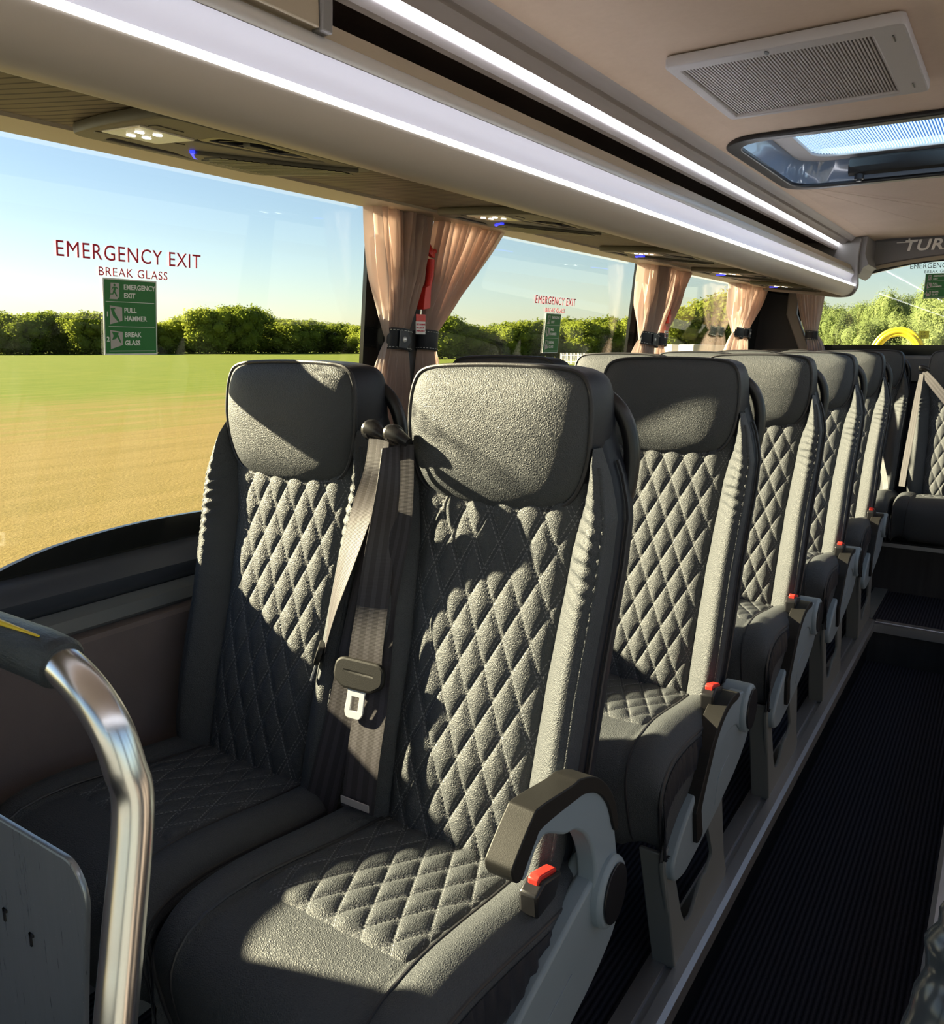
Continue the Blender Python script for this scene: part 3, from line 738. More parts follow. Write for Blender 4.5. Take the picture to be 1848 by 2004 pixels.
# exit lettering and green signs on glass
def sign(place, label_g, label_r, red='redprint', hgt=.136, wid=.108, capt=True):
    """place(a, b, c): a right, b up, c towards the viewer; origin = the green sign's top left corner"""
    t = empty('exit_lettering')
    vs, fs = plate(None, .0006, text='EMERGENCY EXIT', size=.0375, spacing=1.10)
    wmax = max(v[0] for v in vs)
    MB().add(vs, fs).map(lambda a, b, c: place(-.083+a*.290/wmax, .030+b, c)).build('upper_line', M[red], t, smooth=False)
    vs, fs = plate(None, .0006, text='BREAK GLASS', size=.0215, spacing=1.10)
    wmax = max(v[0] for v in vs)
    MB().add(vs, fs).map(lambda a, b, c: place(-.008+a*.140/wmax, .0035+b, c)).build('lower_line', M[red], t, smooth=False)
    tag(t, label_r, 'lettering', 'window exit lettering')
    g = empty('exit_sign')
    MB().box(0, wid, -hgt, 0, 0, .0008).map(place).build('white_border', M['white'], g, smooth=False)
    pn = MB().box(.0025, wid-.0025, -hgt+.0025, -.0025, .0008, .0013).map(place).build('green_panel', M['green'], g, smooth=False)
    mb = MB()
    for yy, xa in ((-.0405, .0045), (-.0845, .009), (-.1285, .009)): mb.box(xa, wid-.006, yy-.0009, yy, .0013, .0017)
    mb.map(place).build('dividing_lines', M['white'], pn, smooth=False)
    for (s1, x1, y1, sz) in (('EMERGENCY', .040, -.0185, .0125), ('EXIT', .040, -.0335, .0125), ('PULL', .040, -.0595, .0125), ('HAMMER', .040, -.0745, .0125), ('BREAK', .040, -.1035, .0125), ('GLASS', .040, -.1185, .0125), ('1', .0045, -.067, .0120), ('2', .0045, -.1115, .0120)):
        vs, fs = plate(None, .0004, text=s1, size=sz, spacing=1.0, offset=.0003)
        MB().add(vs, fs).map(lambda a, b, c: place(x1+a*.90, y1+b, .0013+c)).build('wording', M['white'], pn, smooth=False)
    pics = [([(.015, -.008), (.031, -.008), (.031, -.032), (.027, -.0365), (.012, -.0365), (.014, -.030)], [[(.022+.0022*math.cos(a), -.0118+.0022*math.sin(a)) for a in np.linspace(0, 2*PI, 9)[:-1]],
              [(.022, -.0145), (.0255, -.0145), (.0295, -.018), (.029, -.0192), (.0255, -.017), (.023, -.0225), (.0275, -.0315), (.0258, -.0322), (.0208, -.0245), (.019, -.0285), (.0125, -.0285), (.0125, -.027), (.0178, -.0268), (.0203, -.0195), (.0195, -.0165), (.0168, -.0205), (.0156, -.0198), (.0188, -.0148)]]),
            ([(.012, -.0475), (.036, -.0505), (.036, -.0745), (.012, -.081)], [[(.013, -.0525), (.022, -.0515), (.0225, -.0545), (.0195, -.054), (.0225, -.062), (.031, -.0755), (.0275, -.0765), (.018, -.067)]]),
            ([(.012, -.0915), (.036, -.0945), (.036, -.118), (.012, -.1255)], [[(.0145, -.094), (.028, -.0955), (.0265, -.099), (.0325, -.113), (.031, -.1145), (.0245, -.1035), (.0225, -.107), (.0145, -.109), (.018, -.1015)]])]
    for bg, fg in pics:
        vs, fs = plate([bg], .0003); q = MB().add(vs, fs).map(lambda a, b, c: place(a, b, .0013+c)).build('pictogram', M['grillemat'], pn, smooth=False)
        mb = MB()
        for s1 in fg:
            vs, fs = plate([s1], .0003); mb.add(vs, fs)
        mb.map(lambda a, b, c: place(a, b, .0017+c)).build('pictogram_figure', M['green'], q, smooth=False)
    tag(g, label_g, 'sign', 'green emergency exit signs on the windows')
sign(lambda a, b, c: (xw(1.345+b)+c-.0150, .899+a*1.03, 1.3435+b), 'green and white emergency exit sign on the nearest large window', 'red EMERGENCY EXIT lettering on the nearest large window')
sign(lambda a, b, c: (xw(1.33+b)+c-.0150, 2.565+a*1.05, 1.332+b), 'green emergency exit sign on the second left window', 'red EMERGENCY EXIT lettering on the second left window')
sign(lambda a, b, c: (-.492+a, RY+.0445-c, 1.612+b), 'green emergency exit sign on the rear window', 'black EMERGENCY EXIT lettering at the top of the rear window', red='blackprint', hgt=.136)

# ================================================================== SEATS
ZS = [.40, .45, .60, .75, .90, 1.00, 1.10, 1.19]; YS = [-.095, -.08, -.045, .0, .04, .058, .058, .066]
def yc(z): return itp(z, ZS, YS)
def pw(z): return itp(z, [.40, .47, .75, .93, 1.0, 1.075], [.116, .118, .124, .136, .148, .160])
def bw(z): return itp(z, [.40, .50, .60, .75, .90, .98, 1.04, 1.08], [.170, .186, .190, .190, .197, .198, .184, .168])
def quilt(u, v, h):
    a = abs(math.sin(PI*(u/QW+v/QH+.5))); b = abs(math.sin(PI*(u/QW-v/QH+.5)))
    return h*(min(a, b)**.55*.55+(a*b)**.45*.45)

def seat_parts():
    P = {}
    # quilted centre panel
    nu, nv = 84, 180; vs = []; uv = []; fs = []
    for i in range(nv+1):
        z = .455+(1.03-.455)*i/nv
        for j in range(nu+1):
            f = -1+2*j/nu; x = f*(pw(z)+.004)
            e = (1-abs(f)**6)
            y = yc(z)-.006*(1-f*f)-quilt(x, z, .0075)*e+.006*abs(f)**10
            vs.append((x, y, z)); uv.append((x+10*QW, z))
    for i in range(nv):
        for j in range(nu):
            a = i*(nu+1)+j; fs.append((a, a+1, a+nu+2, a+nu+1))
    P['quilt'] = (vs, fs, uv)
    # side bolsters
    def bolster(sg):
        vs = []; uv = []; n = 150; m = 26
        for i in range(n+1):
            z = .44+(1.082-.44)*i/n
            p0 = pw(z); w1 = bw(z); top = max(0, (z-.98)/.10); pr = itp(z, [.44, .52, .7, .92, 1.0, 1.06, 1.082], [.026, .036, .040, .041, .036, .020, .004])
            wr = math.exp(-((z-.94)/.065)**2)
            for j in range(m+1):
                t = j/m
                if t < .55:
                    q = t/.55; x = p0+(w1-p0)*(q**.9); y = yc(z)+.010-(pr+.010)*math.sin(min(1, q*1.15)*PI/2)**.8+.012*max(0, q-.7)/.3*.8
                    w_ = math.sin(PI*min(1, q))
                    rp = wr*.0042*w_*(math.sin(z*330+5*q+2*noise.noise(Vector((z*20, q*3, sg))))+.7*noise.noise(Vector((z*90, q*6, sg*5))))
                    y -= rp
                else:
                    q = (t-.55)/.45; y0 = yc(z)+.010-(pr+.010)*.99+.0096
                    x = w1+.004*math.sin(PI*q)-.004*q; y = y0+(yc(z)+.030-y0)*q
                vs.append((sg*x, y, z)); uv.append((t/.55, z))
        fs = []
        for i in range(n):
            for j in range(m):
                a = i*(m+1)+j; q = (a, a+1, a+m+2, a+m+1); fs.append(q if sg > 0 else q[::-1])
        return vs, fs, uv
    P['bl'] = bolster(-1); P['br'] = bolster(1)
    # headrest pad
    half = [(0, .979), (.045, .981), (.085, .986), (.115, .994), (.134, 1.008), (.147, 1.030), (.156, 1.060), (.160, 1.100), (.159, 1.138), (.153, 1.166), (.140, 1.184), (.112, 1.192), (.06, 1.195), (0, 1.196)]
    loop = half+[(-x, z) for x, z in half[-2:0:-1]]
    sp = smoothpath([(x, z, 0) for x, z in loop], 4, closed=True)
    O = [(p.x, p.y) for p in sp]; C = (0, 1.09)
    rows = []
    def yf(z): return yc(z)-.012
    for k in range(22):
        r = k/21
        rows.append([(C[0]+(ox-C[0])*max(r, .002), yf(C[1]+(oz-C[1])*r)-.020*(1-r**3.2)+(.010*r**10), C[1]+(oz-C[1])*r) for ox, oz in O])
    for d, s in ((.006, 1.008),):
        rows.append([(ox*s, yf(oz)+.010+d, C[1]+(oz-C[1])*s) for ox, oz in O])
    P['head'] = rows; P['outline'] = O; P['yf'] = yf
    return P
SP = seat_parts()
def shell_rows():
    rows = []
    for z in list(np.linspace(.40, 1.10, 22))+[1.12, 1.14, 1.16, 1.172]:
        w_ = max(bw(z)-.003, .1605) if z <= 1.08 else itp(z, [1.08, 1.12, 1.16, 1.172], [.162, .160, .150, .135])
        y0 = yc(z)+.022; th = itp(z, [.40, .7, 1.0, 1.15, 1.172], [.10, .10, .095, .08, .05])
        ring = []
        for a in np.linspace(0, 2*PI, 33)[:-1]:
            c, s = math.cos(a), math.sin(a); n_ = .42
            ring.append((w_*math.copysign(abs(c)**n_, c), y0+th/2+th/2*math.copysign(abs(s)**n_, s), z))
        rows.append(ring)
    return rows
def top_profile(v):       # centre line of the cushion: v from 0 (back) to 1 (underneath the nose)
    L = [(-.02, .470), (-.08, .474), (-.16, .484), (-.24, .497), (-.31, .506), (-.36, .508), (-.41, .504), (-.445, .490), (-.468, .465), (-.476, .435), (-.474, .40), (-.466, .36), (-.455, .325), (-.435, .305), (-.40, .30)]
    k = v*(len(L)-1); i = min(int(k), len(L)-2); f = k-i
    P0 = L[max(i-1, 0)]; P1 = L[i]; P2 = L[i+1]; P3 = L[min(i+2, len(L)-1)]
    return tuple(.5*((2*b)+(c-a)*f+(2*a-5*b+4*c-d)*f*f+(3*b-a-3*c+d)*f**3) for a, b, c, d in zip(P0, P1, P2, P3))
CW = .210
def cush_pt(f, v, side=0.0):
    y, z = top_profile(v); x = f*CW; e = abs(f)
    z += .013*math.exp(-((e-.80)/.14)**2)-.020*max(0, (e-.90)/.10)**2-.004*math.exp(-((e-.62)/.025)**2)
    if y > -.345: pass
    y += .045*max(0, e-.35)**2*min(1, max(0, (v-.25)*2.2))*1.6
    if side > 0:
        z = max(.305, z-side); x += math.copysign(.006*math.sin(min(1, side/.14)*PI), f)
    return (x, y, z)
def make_cushion(t):
    nv = 60; fr = list(np.linspace(-1, 1, 61)); rows = []; uv = []
    for i in range(nv+1):
        v = i/nv; r = []
        for s in (.17, .13, .09, .05, .02, .008): r.append(cush_pt(-1, v, s))
        for f in fr: r.append(cush_pt(f, v))
        for s in (.008, .02, .05, .09, .13, .17): r.append(cush_pt(1, v, s))
        rows.append(r)
    c = MB().grid(rows).build('seat_cushion', M['leather'], t, sharp=None)
    # quilted inset
    nu, n2 = 90, 100; vs = []; uvs = []; fs = []
    for i in range(n2+1):
        v = .02+(.335-.02)*i/n2
        for j in range(nu+1):
            g = -1+2*j/nu; half = .126+.012*v/.335; f = g*half/CW
            x, y, z = cush_pt(f, v); e = (1-abs(g)**8)*(1-abs(2*i/n2-1)**10)
            z += -.002+quilt(x, y*1.0, .0070)*e+.0035*e
            vs.append((x, y, z)); uvs.append((x+10*QW, y+10*QH))
    for i in range(n2):
        for j in range(nu):
            a = i*(nu+1)+j; fs.append((a, a+nu+1, a+nu+2, a+1))
    q = raw('quilted_inset', vs, fs, M['quilt'], t, True, uvs)
    # seam welts
    for sg in (-1, 1):
        pts = [cush_pt(sg*(.126+.012*v/.335)/CW, v) for v in np.linspace(.02, .335, 12)]+[cush_pt(sg*(.660+.08*k), .335+.55*k) for k in np.linspace(.1, 1, 10)]
        MB().tube([(x, y, z+.0010) for x, y, z in pts], .0024, 6).build('seam_welt', M['piping'], c)
        MB().tube([cush_pt(sg*.985, v, .006) for v in np.linspace(.0, .97, 40)], .0035, 8).build('edge_piping', M['piping'], c)
        # gathered elastic skirt on the cushion's flank
        rr_ = []
        for v in np.linspace(.12, .93, 120):
            pl = .004*math.sin(v*200)
            rr_.append([(cush_pt(sg, v, s)[0]+math.copysign(.002+pl*k, sg), cush_pt(sg, v, s)[1], cush_pt(sg, v, s)[2]) for s, k in ((.010, 0), (.024, 1), (.05, 1), (.068, 0))])
        MB().grid(rr_).build('gathered_skirt', M['vinyl'], c, sharp=None)
    return c
def make_back(t, belt_side=-1):
    vs, fs, uv = SP['quilt']; p = raw('quilted_panel', vs, fs, M['quilt'], t, True, uv)
    for k, nm in (('bl', 'side_bolster'), ('br', 'side_bolster')):
        vs, fs, uv = SP[k]; raw(nm, vs, fs, M['leather_side'], t, True, uv)
    for sg in (-1, 1):
        pr_ = lambda z: itp(z, [.44, .52, .7, .92, 1.0, 1.06, 1.082], [.026, .036, .040, .041, .036, .020, .004])
        MB().tube([(sg*(bw(z)-.001), yc(z)+.013-pr_(z)+.0014*math.sin(z*620)*math.exp(-((z-.93)/.09)**2), z) for z in np.linspace(.45, 1.055, 170)], .0048, 8).build('edge_rope', M['leather'], t, sharp=None)
    hd_ = MB().grid(SP['head'], True, False).build('headrest', M['leather'], t, sharp=None)
    yf = SP['yf']
    pth = [(ox*1.006, yf(oz)+.009, 1.09+(oz-1.09)*1.006) for ox, oz in SP['outline']]
    MB().tube(pth, .0036, 8, closed=True).build('headrest_piping', M['piping'], hd_)
    rb = [[(ox*s, yf(oz)+.010+d, 1.09+(oz-1.09)*s) for ox, oz in SP['outline']] for d, s in ((.004, 1.006), (.03, 1.022), (.06, 1.022), (.085, .985), (.100, .93), (.102, .5), (.102, .01))]
    MB().grid(rb, True).build('headrest_back', M['vinyl'], hd_, sharp=None)
    sh = MB().grid(shell_rows(), True, True).build('back_shell', M['vinyl'], t, sharp=None)
    # welts down the back edge of the side
    for sg in (-1, 1):
        MB().tube([(sg*(bw(z)+.001), yc(z)+.058, z) for z in np.linspace(.45, 1.06, 30)], .0032, 6).build('side_welt', M['piping'], sh)
    # grab handle at the aisle shoulder
    pts = smoothpath([(.110, .145, 1.150), (.135, .150, 1.152), (.165, .155, 1.125), (.180, .158, 1.080), (.181, .155, 1.03), (.174, .145, .985), (.160, .130, .965)], 6)
    MB().tube(pts, .0125, 14).build('grab_handle', M['black'], t)
    return t
def arm_profile(deg):
    """armrest drawn raised; turned about its pivot by deg"""
    pv = (0.0, .435); a = math.radians(deg)
    def R(p):
        y, z = p[0]-pv[0], p[1]-pv[1]; y *= .87; z *= .88; return (pv[0]+y*math.cos(a)-z*math.sin(a), pv[1]+y*math.sin(a)+z*math.cos(a))
    return R
def make_aisle_side(t, deg, xs=.212):
    # xs: where the side frame stands, measured from the seat's centre
    R = arm_profile(deg)
    body = [(.045, .415), (.050, .455), (.036, .50), (.020, .56), (-.008, .610), (-.05, .652), (-.10, .677), (-.14, .684), (-.235, .694), (-.285, .672), (-.300, .643), (-.280, .628), (-.255, .655), (-.225, .664), (-.165, .632), (-.125, .618), (-.085, .585), (-.058, .540), (-.046, .49), (-.045, .44)]
    sp = [(p.x, p.y) for p in smoothpath([(a_, b_, 0) for a_, b_ in body], 4, closed=True)]
    arm = MB().prism([R(p) for p in sp], xs-.009, xs+.022, 'x').build('armrest', M['greyplastic'], t, bevel=.005, segs=3)
    pad = [(.030, .548), (.012, .600), (-.022, .645), (-.07, .682), (-.125, .704), (-.150, .706), (-.250, .722), (-.272, .716), (-.318, .678), (-.326, .664), (-.316, .645), (-.300, .640), (-.285, .655), (-.262, .676), (-.240, .686), (-.14, .676), (-.10, .668), (-.052, .643), (-.013, .602), (.014, .546)]
    sp = [(p.x, p.y) for p in smoothpath([(a_, b_, 0) for a_, b_ in pad], 4, closed=True)]
    MB().prism([R(p) for p in sp], xs-.012, xs+.026, 'x').build('arm_pad', M['pad'], arm, bevel=.009, segs=4)
    cyl = MB(); ring = [(.048*math.cos(q), .440+.055*math.sin(q)) for q in np.linspace(0, 2*PI, 41)[:-1]]
    cyl.prism(ring, xs-.030, xs+.034, 'x'); cyl.build('pivot_housing', M['greyplastic'], arm, bevel=.007, segs=3)
    MB().prism([(.039*math.cos(q), .440+.046*math.sin(q)) for q in np.linspace(0, 2*PI, 41)[:-1]], xs+.034, xs+.0375, 'x').build('pivot_cap', M['black'], arm, bevel=.001)
    # side panel under the armrest
    sd = roundpoly([(.058, .470), (.072, .40), (.055, .345), (-.02, .305), (-.18, .262), (-.36, .235), (-.415, .25), (-.43, .29), (-.38, .345), (-.26, .405), (-.12, .452), (-.03, .482)], [.02, .03, .05, .08, .1, .05, .02, .04, .1, .1, .1, .03], 6)
    pn = MB().prism(sd, xs-.012, xs+.018, 'x').build('side_panel', M['greyplastic'], t, bevel=.006, segs=3)
    em = roundpoly([(-.10, .372), (-.17, .352), (-.185, .292), (-.12, .300)], .006)
    MB().prism(em, xs+.0178, xs+.0192, 'x').build('logo_plate', M['greyplastic'], pn, bevel=.0006)
    # buckle
    bk = MB(); bk.prism([(-.168, .488), (-.118, .490), (-.098, .520), (-.150, .534), (-.172, .524)], xs-.030, xs-.002, 'x')
    b = bk.build('belt_buckle', M['black'], t, bevel=.004, segs=3)
    MB().prism([(-.158, .528), (-.112, .517), (-.104, .523), (-.106, .528), (-.150, .541), (-.158, .538)], xs-.024, xs-.008, 'x').build('release_button', M['red'], b, bevel=.002)
    # leg frame: side plate with an opening, broad front flange
    outer = [(-.325, .0), (-.0, .0), (.006, .028), (-.022, .085), (-.075, .27), (-.44, .32), (-.43, .27)]
    hole = roundpoly([(-.375, .255), (-.175, .255), (-.112, .135), (-.150, .110), (-.180, .118), (-.24, .065), (-.285, .075), (-.315, .12)], .012, 3)
    vs, fs = plate([outer, hole], .008, .0012); MB().add(vs, fs).map(lambda a_, b_, c_: (xs-.006+c_, a_, b_)).build('leg', M['legmetal'], t)
    lf = MB(); lf.add([(xs-.045, -.336, 0), (xs+.004, -.336, 0), (xs+.004, -.441, .318), (xs-.045, -.441, .318), (xs-.045, -.325, 0), (xs+.004, -.325, 0), (xs+.004, -.430, .318), (xs-.045, -.430, .318)], [(0, 1, 2, 3), (7, 6, 5, 4), (0, 4, 5, 1), (1, 5, 6, 2), (2, 6, 7, 3), (3, 7, 4, 0)])
    lf.build('leg_flange', M['legmetal'], t, bevel=.003)
    MB().box(xs-.044, xs-.008, -.30, -.02, .0125, .020).build('foot_bracket', M['legmetal'], t, smooth=False, bevel=.002)
def base_frame(t, x0, x1):
    MB().box(x0, x1, -.36, .06, .285, .315).build('seat_frame', M['black'], t, smooth=False, bevel=.004)
AX, WX = -.655, -1.095      # aisle and window seat centres
def make_seat(name, aisle, deg=0):
    t = empty(name)
    make_back(t); c = make_cushion(t)
    base_frame(t, -.19, .19)
    if aisle:
        make_aisle_side(t, deg)
    else:
        for s_ in (-1,):
            mb = MB(); mb.prism([(-.30, 0.0), (-.08, 0), (-.12, .288), (-.32, .288)], s_*.150-.012, s_*.150+.012, 'x'); mb.build('leg', M['legmetal'], t, smooth=False, bevel=.003)
    # shift the lower half a little outboard, as the cushions sit off the backs' centre line
    return t
first = make_seat('passenger_seat', True, 0)
stow = make_seat('passenger_seat', True, 62)
wseat = make_seat('passenger_seat', False)
ROW = ['first', 'second', 'third', 'fourth', 'fifth']
al = ['quilted grey leather aisle seat in the front row, armrest raised',
      'quilted aisle seat in the second row, headrest in shade, armrest folded down',
      'quilted aisle seat in the third row, sunlit, armrest folded down',
      'quilted aisle seat in the fourth row, half hidden behind the third',
      'quilted aisle seat in the fifth row, its lower back in shade']
wl = ['quilted grey leather window seat in the front row beside the large window',
      'second row window seat, only its head top showing behind the front aisle seat',
      'third row window seat, top of its headrest showing behind the second row',
      'fourth row window seat, sunlit headrest top behind the third row',
      'fifth row window seat, headrest top just in front of the rear bench']
seats = {}
for k in range(5):
    y = 1.0+.74*k
    a = first if k == 0 else (stow if k == 1 else copy_thing(stow))
    a.location = (AX, y, 0); tag(a, al[k], 'seat', 'seats along the left side')
    b = wseat if k == 0 else copy_thing(wseat)
    b.location = (WX, y, 0); tag(b, wl[k], 'seat', 'seats along the left side')
# rear bench
t = empty('passenger_seat'); make_back(t); make_cushion(t)
bl_ = ['rear bench seat by the window corner, only its head top visible', 'quilted rear bench seat left of the aisle, crossed by a dark belt', 'shaded rear bench seat in the middle, facing the aisle, belt across it']
for k, x in enumerate((-1.10, -.66, -.22)):
    o = t if k == 0 else copy_thing(t)
    o.location = (x, 4.76, 0); tag(o, bl_[k], 'seat', 'rear bench seats')

# ================================================================== seat belts
def ribbon(name, path, wdirs, width, mat, parent, th=.0014):
    P = smoothpath(path, 8); W = smoothpath(wdirs, 8); n = len(P); vs = []; uv = []; fs = []
    wd = smoothpath([(q, 0, 0) for q in width], 8); ln = 0; m = 6
    for i in range(n):
        if i: ln += (P[i]-P[i-1]).length
        T = (P[min(i+1, n-1)]-P[max(i-1, 0)]).normalized(); W_ = W[i].normalized(); N = W_.cross(T).normalized()
        for sN in (1, -1):
            for j in range(m+1):
                u = j/m; vs.append(P[i]+W_*(u-.5)*wd[i].x+N*sN*th/2); uv.append((u, ln))
    k = 2*(m+1)
    for i in range(n-1):
        for j in range(m):
            a = i*k+j; fs.append((a, a+1, a+k+1, a+k)); a += m+1; fs.append((a, a+k, a+k+1, a+1))
        a = i*k; fs.append((a, a+k, a+k+m+1, a+m+1)); a = i*k+m; fs.append((a, a+m+1, a+k+m+1, a+k))
    return raw(name, vs, fs, mat, parent, True, uv, 40)
def tongue(t, c, right, down, s=1.0):
    """black grip and steel tongue hanging at c; right/down unit directions"""
    r = Vector(right).normalized(); d = Vector(down).normalized(); n = r.cross(d).normalized(); c = Vector(c)
    def pl(ol, thick, off, name, mat, parent, bev=.0008, **kw):
        vs, fs = plate(ol, thick, bev); return MB().add(vs, fs).map(lambda a, b, q: tuple(c+r*a*s-d*b*s+n*(q+off))).build(name, mat, parent, **kw)
    g = pl([roundpoly([(-.032, .016), (-.026, .021), (.026, .021), (.032, .016), (.033, -.001), (.020, -.010), (-.020, -.010), (-.033, -.001)], .005), [(-.022, .006), (.022, .006), (.022, .010), (-.022, .010)]], .010, -.005, 'tongue_grip', M['pad'], t, .003)
    mb = MB()
    pl([[(-.012, y0), (.012, y0), (.012, y0+.001), (-.012, y0+.001)] for y0 in (-.006, -.0035, -.001, .0015)], .002, .004, 'grip_ribs', M['black'], g, 0, smooth=False)
    pl([roundpoly([(-.014, -.008), (.014, -.008), (.0115, -.016), (.0125, -.040), (.009, -.046), (-.009, -.046), (-.0125, -.040), (-.0115, -.016)], .003), roundpoly([(-.006, -.020), (.006, -.020), (.006, -.038), (-.006, -.038)], .0015)], .003, -.0015, 'steel_tongue', M['tonguesteel'], t, .0006)
# belt of the front window seat (guide on its right shoulder)
def guide(t, c, s=1):
    c = Vector(c)
    MB().tube([c+Vector((-.012, -.004, 0)), c+Vector((.006, -.010, 0))], [.017, .017], 18).build('guide_disc', M['black'], t, bevel=.003)
    MB().tube([c+Vector((-.004, -.014, .004)), c+Vector((.014*s, -.016, .0)), c+Vector((.030*s, -.012, -.010))], [.013, .012, .008], 12).build('belt_guide', M['black'], t)
t = empty('seat_belt', (-.860, 1.03, 1.085))
o_ = Vector((-.860, 1.03, 1.085))
def rel(pts): return [tuple(Vector(p)-o_) for p in pts]
guide(t, (-.006, .0, .005))
ribbon('webbing', rel([(-.842, 1.008, 1.078), (-.834, .985, 1.03), (-.872, .995, .956), (-.899, .98, .863), (-.915, .965, .79), (-.928, .955, .722)]), [(1, .25, 0), (1, .1, 0), (1, -.2, 0), (1, -.4, 0), (1, -.75, 0), (1, -1.1, 0)], [.036, .040, .055, .052, .048, .044], M['webbing'], t)
ribbon('webbing', rel([(-.832, 1.02, 1.070), (-.843, 1.015, .975), (-.856, 1.0, .88), (-.866, .965, .75), (-.875, .935, .624), (-.886, .910, .53), (-.902, .90, .455)]), [(1, .2, 0)]*7, [.040, .044, .048, .052, .056, .060, .062], M['webbing'], t)
tongue(t, tuple(Vector((-.936, .948, .710))-o_), (.62, -.75, .12), (-.30, -.15, -1))
tag(t, 'grey and black seat belt hanging on the front window seat, tongue edge-on', 'seat belt', 'front row seat belts')
t = empty('seat_belt', (-.822, 1.03, 1.075)); o_ = Vector((-.822, 1.03, 1.075))
guide(t, (.0, .0, .010), 1)
ribbon('webbing', rel([(-.812, 1.000, 1.068), (-.806, .985, 1.01), (-.830, .993, .919), (-.833, .970, .809), (-.832, .952, .745), (-.833, .947, .707)]), [(.25, 1, 0), (.45, .9, 0), (.6, .7, 0), (1, .35, 0), (1, .15, 0), (1, .1, 0)], [.034, .040, .046, .054, .062, .066], M['webbing'], t)
ribbon('webbing', rel([(-.806, 1.03, 1.070), (-.803, 1.01, .95), (-.826, .988, .808), (-.812, .940, .674), (-.804, .905, .58), (-.806, .890, .495)]), [(1, .25, 0), (1, .2, 0), (1, .2, 0), (1, .15, 0), (1, .1, 0), (1, .1, 0)], [.030, .040, .050, .060, .062, .063], M['webbing'], t)
tongue(t, tuple(Vector((-.833, .932, .697))-o_), (1, .12, -.03), (.02, -.30, -1), 1.34)
MB().box(-.014, .044, -.146, -.144, -.572, -.560).build('care_tag', M['grillemat'], t, smooth=False)
tag(t, 'seat belt with bright steel tongue hanging beside the front aisle seat', 'seat belt', 'front row seat belts')
# rear bench belts
t = empty('seat_belt', (-.40, 4.70, 1.09)); o_ = Vector((-.40, 4.70, 1.09))
guide(t, (0, .0, .02))
ribbon('webbing', rel([(-.395, 4.69, 1.09), (-.34, 4.67, 1.03), (-.27, 4.65, .95), (-.18, 4.63, .85), (-.08, 4.62, .74)]), [(.6, -.3, 1)]*5, [.035, .046, .046, .046, .046], M['webbing'], t)
ribbon('webbing', rel([(-.400, 4.69, 1.08), (-.408, 4.68, .95), (-.415, 4.66, .80), (-.425, 4.63, .62), (-.428, 4.61, .52)]), [(1, -.4, 0)]*5, [.02, .03, .032, .032, .032], M['webbing'], t)
tag(t, 'pale seat belt running down across the middle rear bench seat', 'seat belt', 'rear bench seat belts')
t = empty('seat_belt', (-.56, 4.67, .80)); o_ = Vector((-.56, 4.67, .80))
ribbon('webbing', rel([(-.60, 4.725, .84), (-.56, 4.68, .70), (-.51, 4.62, .55), (-.50, 4.60, .50)]), [(1, -.4, .5)]*4, [.03, .03, .03, .03], M['webbing'], t)
tag(t, 'thin dark belt across the lower left rear bench seat', 'seat belt', 'rear bench seat belts')

# ================================================================== foreground rails
t = empty('grab_rail', (-.60, .36, 0)); o_ = Vector((-.60, .36, 0))
path = rel([(-1.30, .362, .958), (-.70, .362, .958), (-.665, .362, .955), (-.632, .362, .941), (-.606, .364, .915), (-.592, .366, .880), (-.585, .366, .84), (-.572, .338, .74), (-.560, .312, .65), (-.52, .22, .30), (-.485, .14, .0)])
MB().tube([p for p in path[:2]]+smoothpath(path[1:], 8), .0175, 32).build('steel_tube', M['steel'], t)
mb = MB(); pts = [Vector((-1.28, .362, .958)), Vector((-1.0, .362, .958)), Vector((-.70, .362, .958)), Vector((-.668, .362, .956)), Vector((-.664, .362, .955))]
mb.tube([p-o_ for p in pts], [.0235, .0235, .0235, .0232, .0205], 30); mb.build('padded_sleeve', M['sleeve'], t)
mb = MB(); mb.tube([Vector((x, .354, .980))-o_ for x in (-1.25, -1.0, -.76, -.682)], [.0035, .0035, .0035, .001], 10); mb.build('yellow_strip', M['yellow'], t)
tag(t, 'bent polished steel grab rail with black padded sleeve and yellow strip, left foreground', 'rail')
t = empty('partition_panel', (-.80, .336, .45))
vs, fs = plate([roundpoly([(-.56, -.25), (.105, -.25), (.165, .185), (.190, .320), (.175, .345), (-.56, .345)], [.02, .05, .10, .05, .02, .02], 8)], .006, .0022)
MB().add(vs, fs).map(lambda a, b, c: (a, -c, b)).build('steel_sheet', M['brushed'], t)
mb = MB()
for (a, b) in ((.045, .235), (.090, .228), (.010, .15)): mb.box(a, a+.003, -.0075, -.006, b, b+.014); mb.box(a, a+.007, -.0075, -.006, b+.011, b+.014)
mb.build('punched_marks', M['black'], t, smooth=False)
tag(t, 'scratched brushed steel partition sheet with rounded corner, lower left foreground', 'panel')
t = empty('grab_rail', (.04, .62, .0)); o_ = Vector((.04, .62, 0))
p = rel([(-.010, .47, .50), (-.004, .53, .66), (.010, .575, .77), (.0235, .60, .845), (.0275, .608, .90), (.028, .61, 1.0), (.06, .62, 1.08), (.30, .62, 1.10)])
MB().tube(smoothpath(p, 6), .016, 24).build('steel_tube', M['steel'], t)
pts = smoothpath(rel([(-.016, .45, .44), (-.008, .51, .60), (.004, .555, .72), (.016, .585, .80), (.024, .600, .850)]), 10)
rr_ = [.027+.004*noise.noise(Vector((i*.35, 0, 0)))*2-(.008 if i > len(pts)-3 else 0) for i in range(len(pts))]
MB().tube(pts, rr_, 24).build('padded_sleeve', M['leatherblk'], t, sharp=None)
tag(t, 'glossy black wrapped grab rail at the lower right corner of the photo', 'rail')
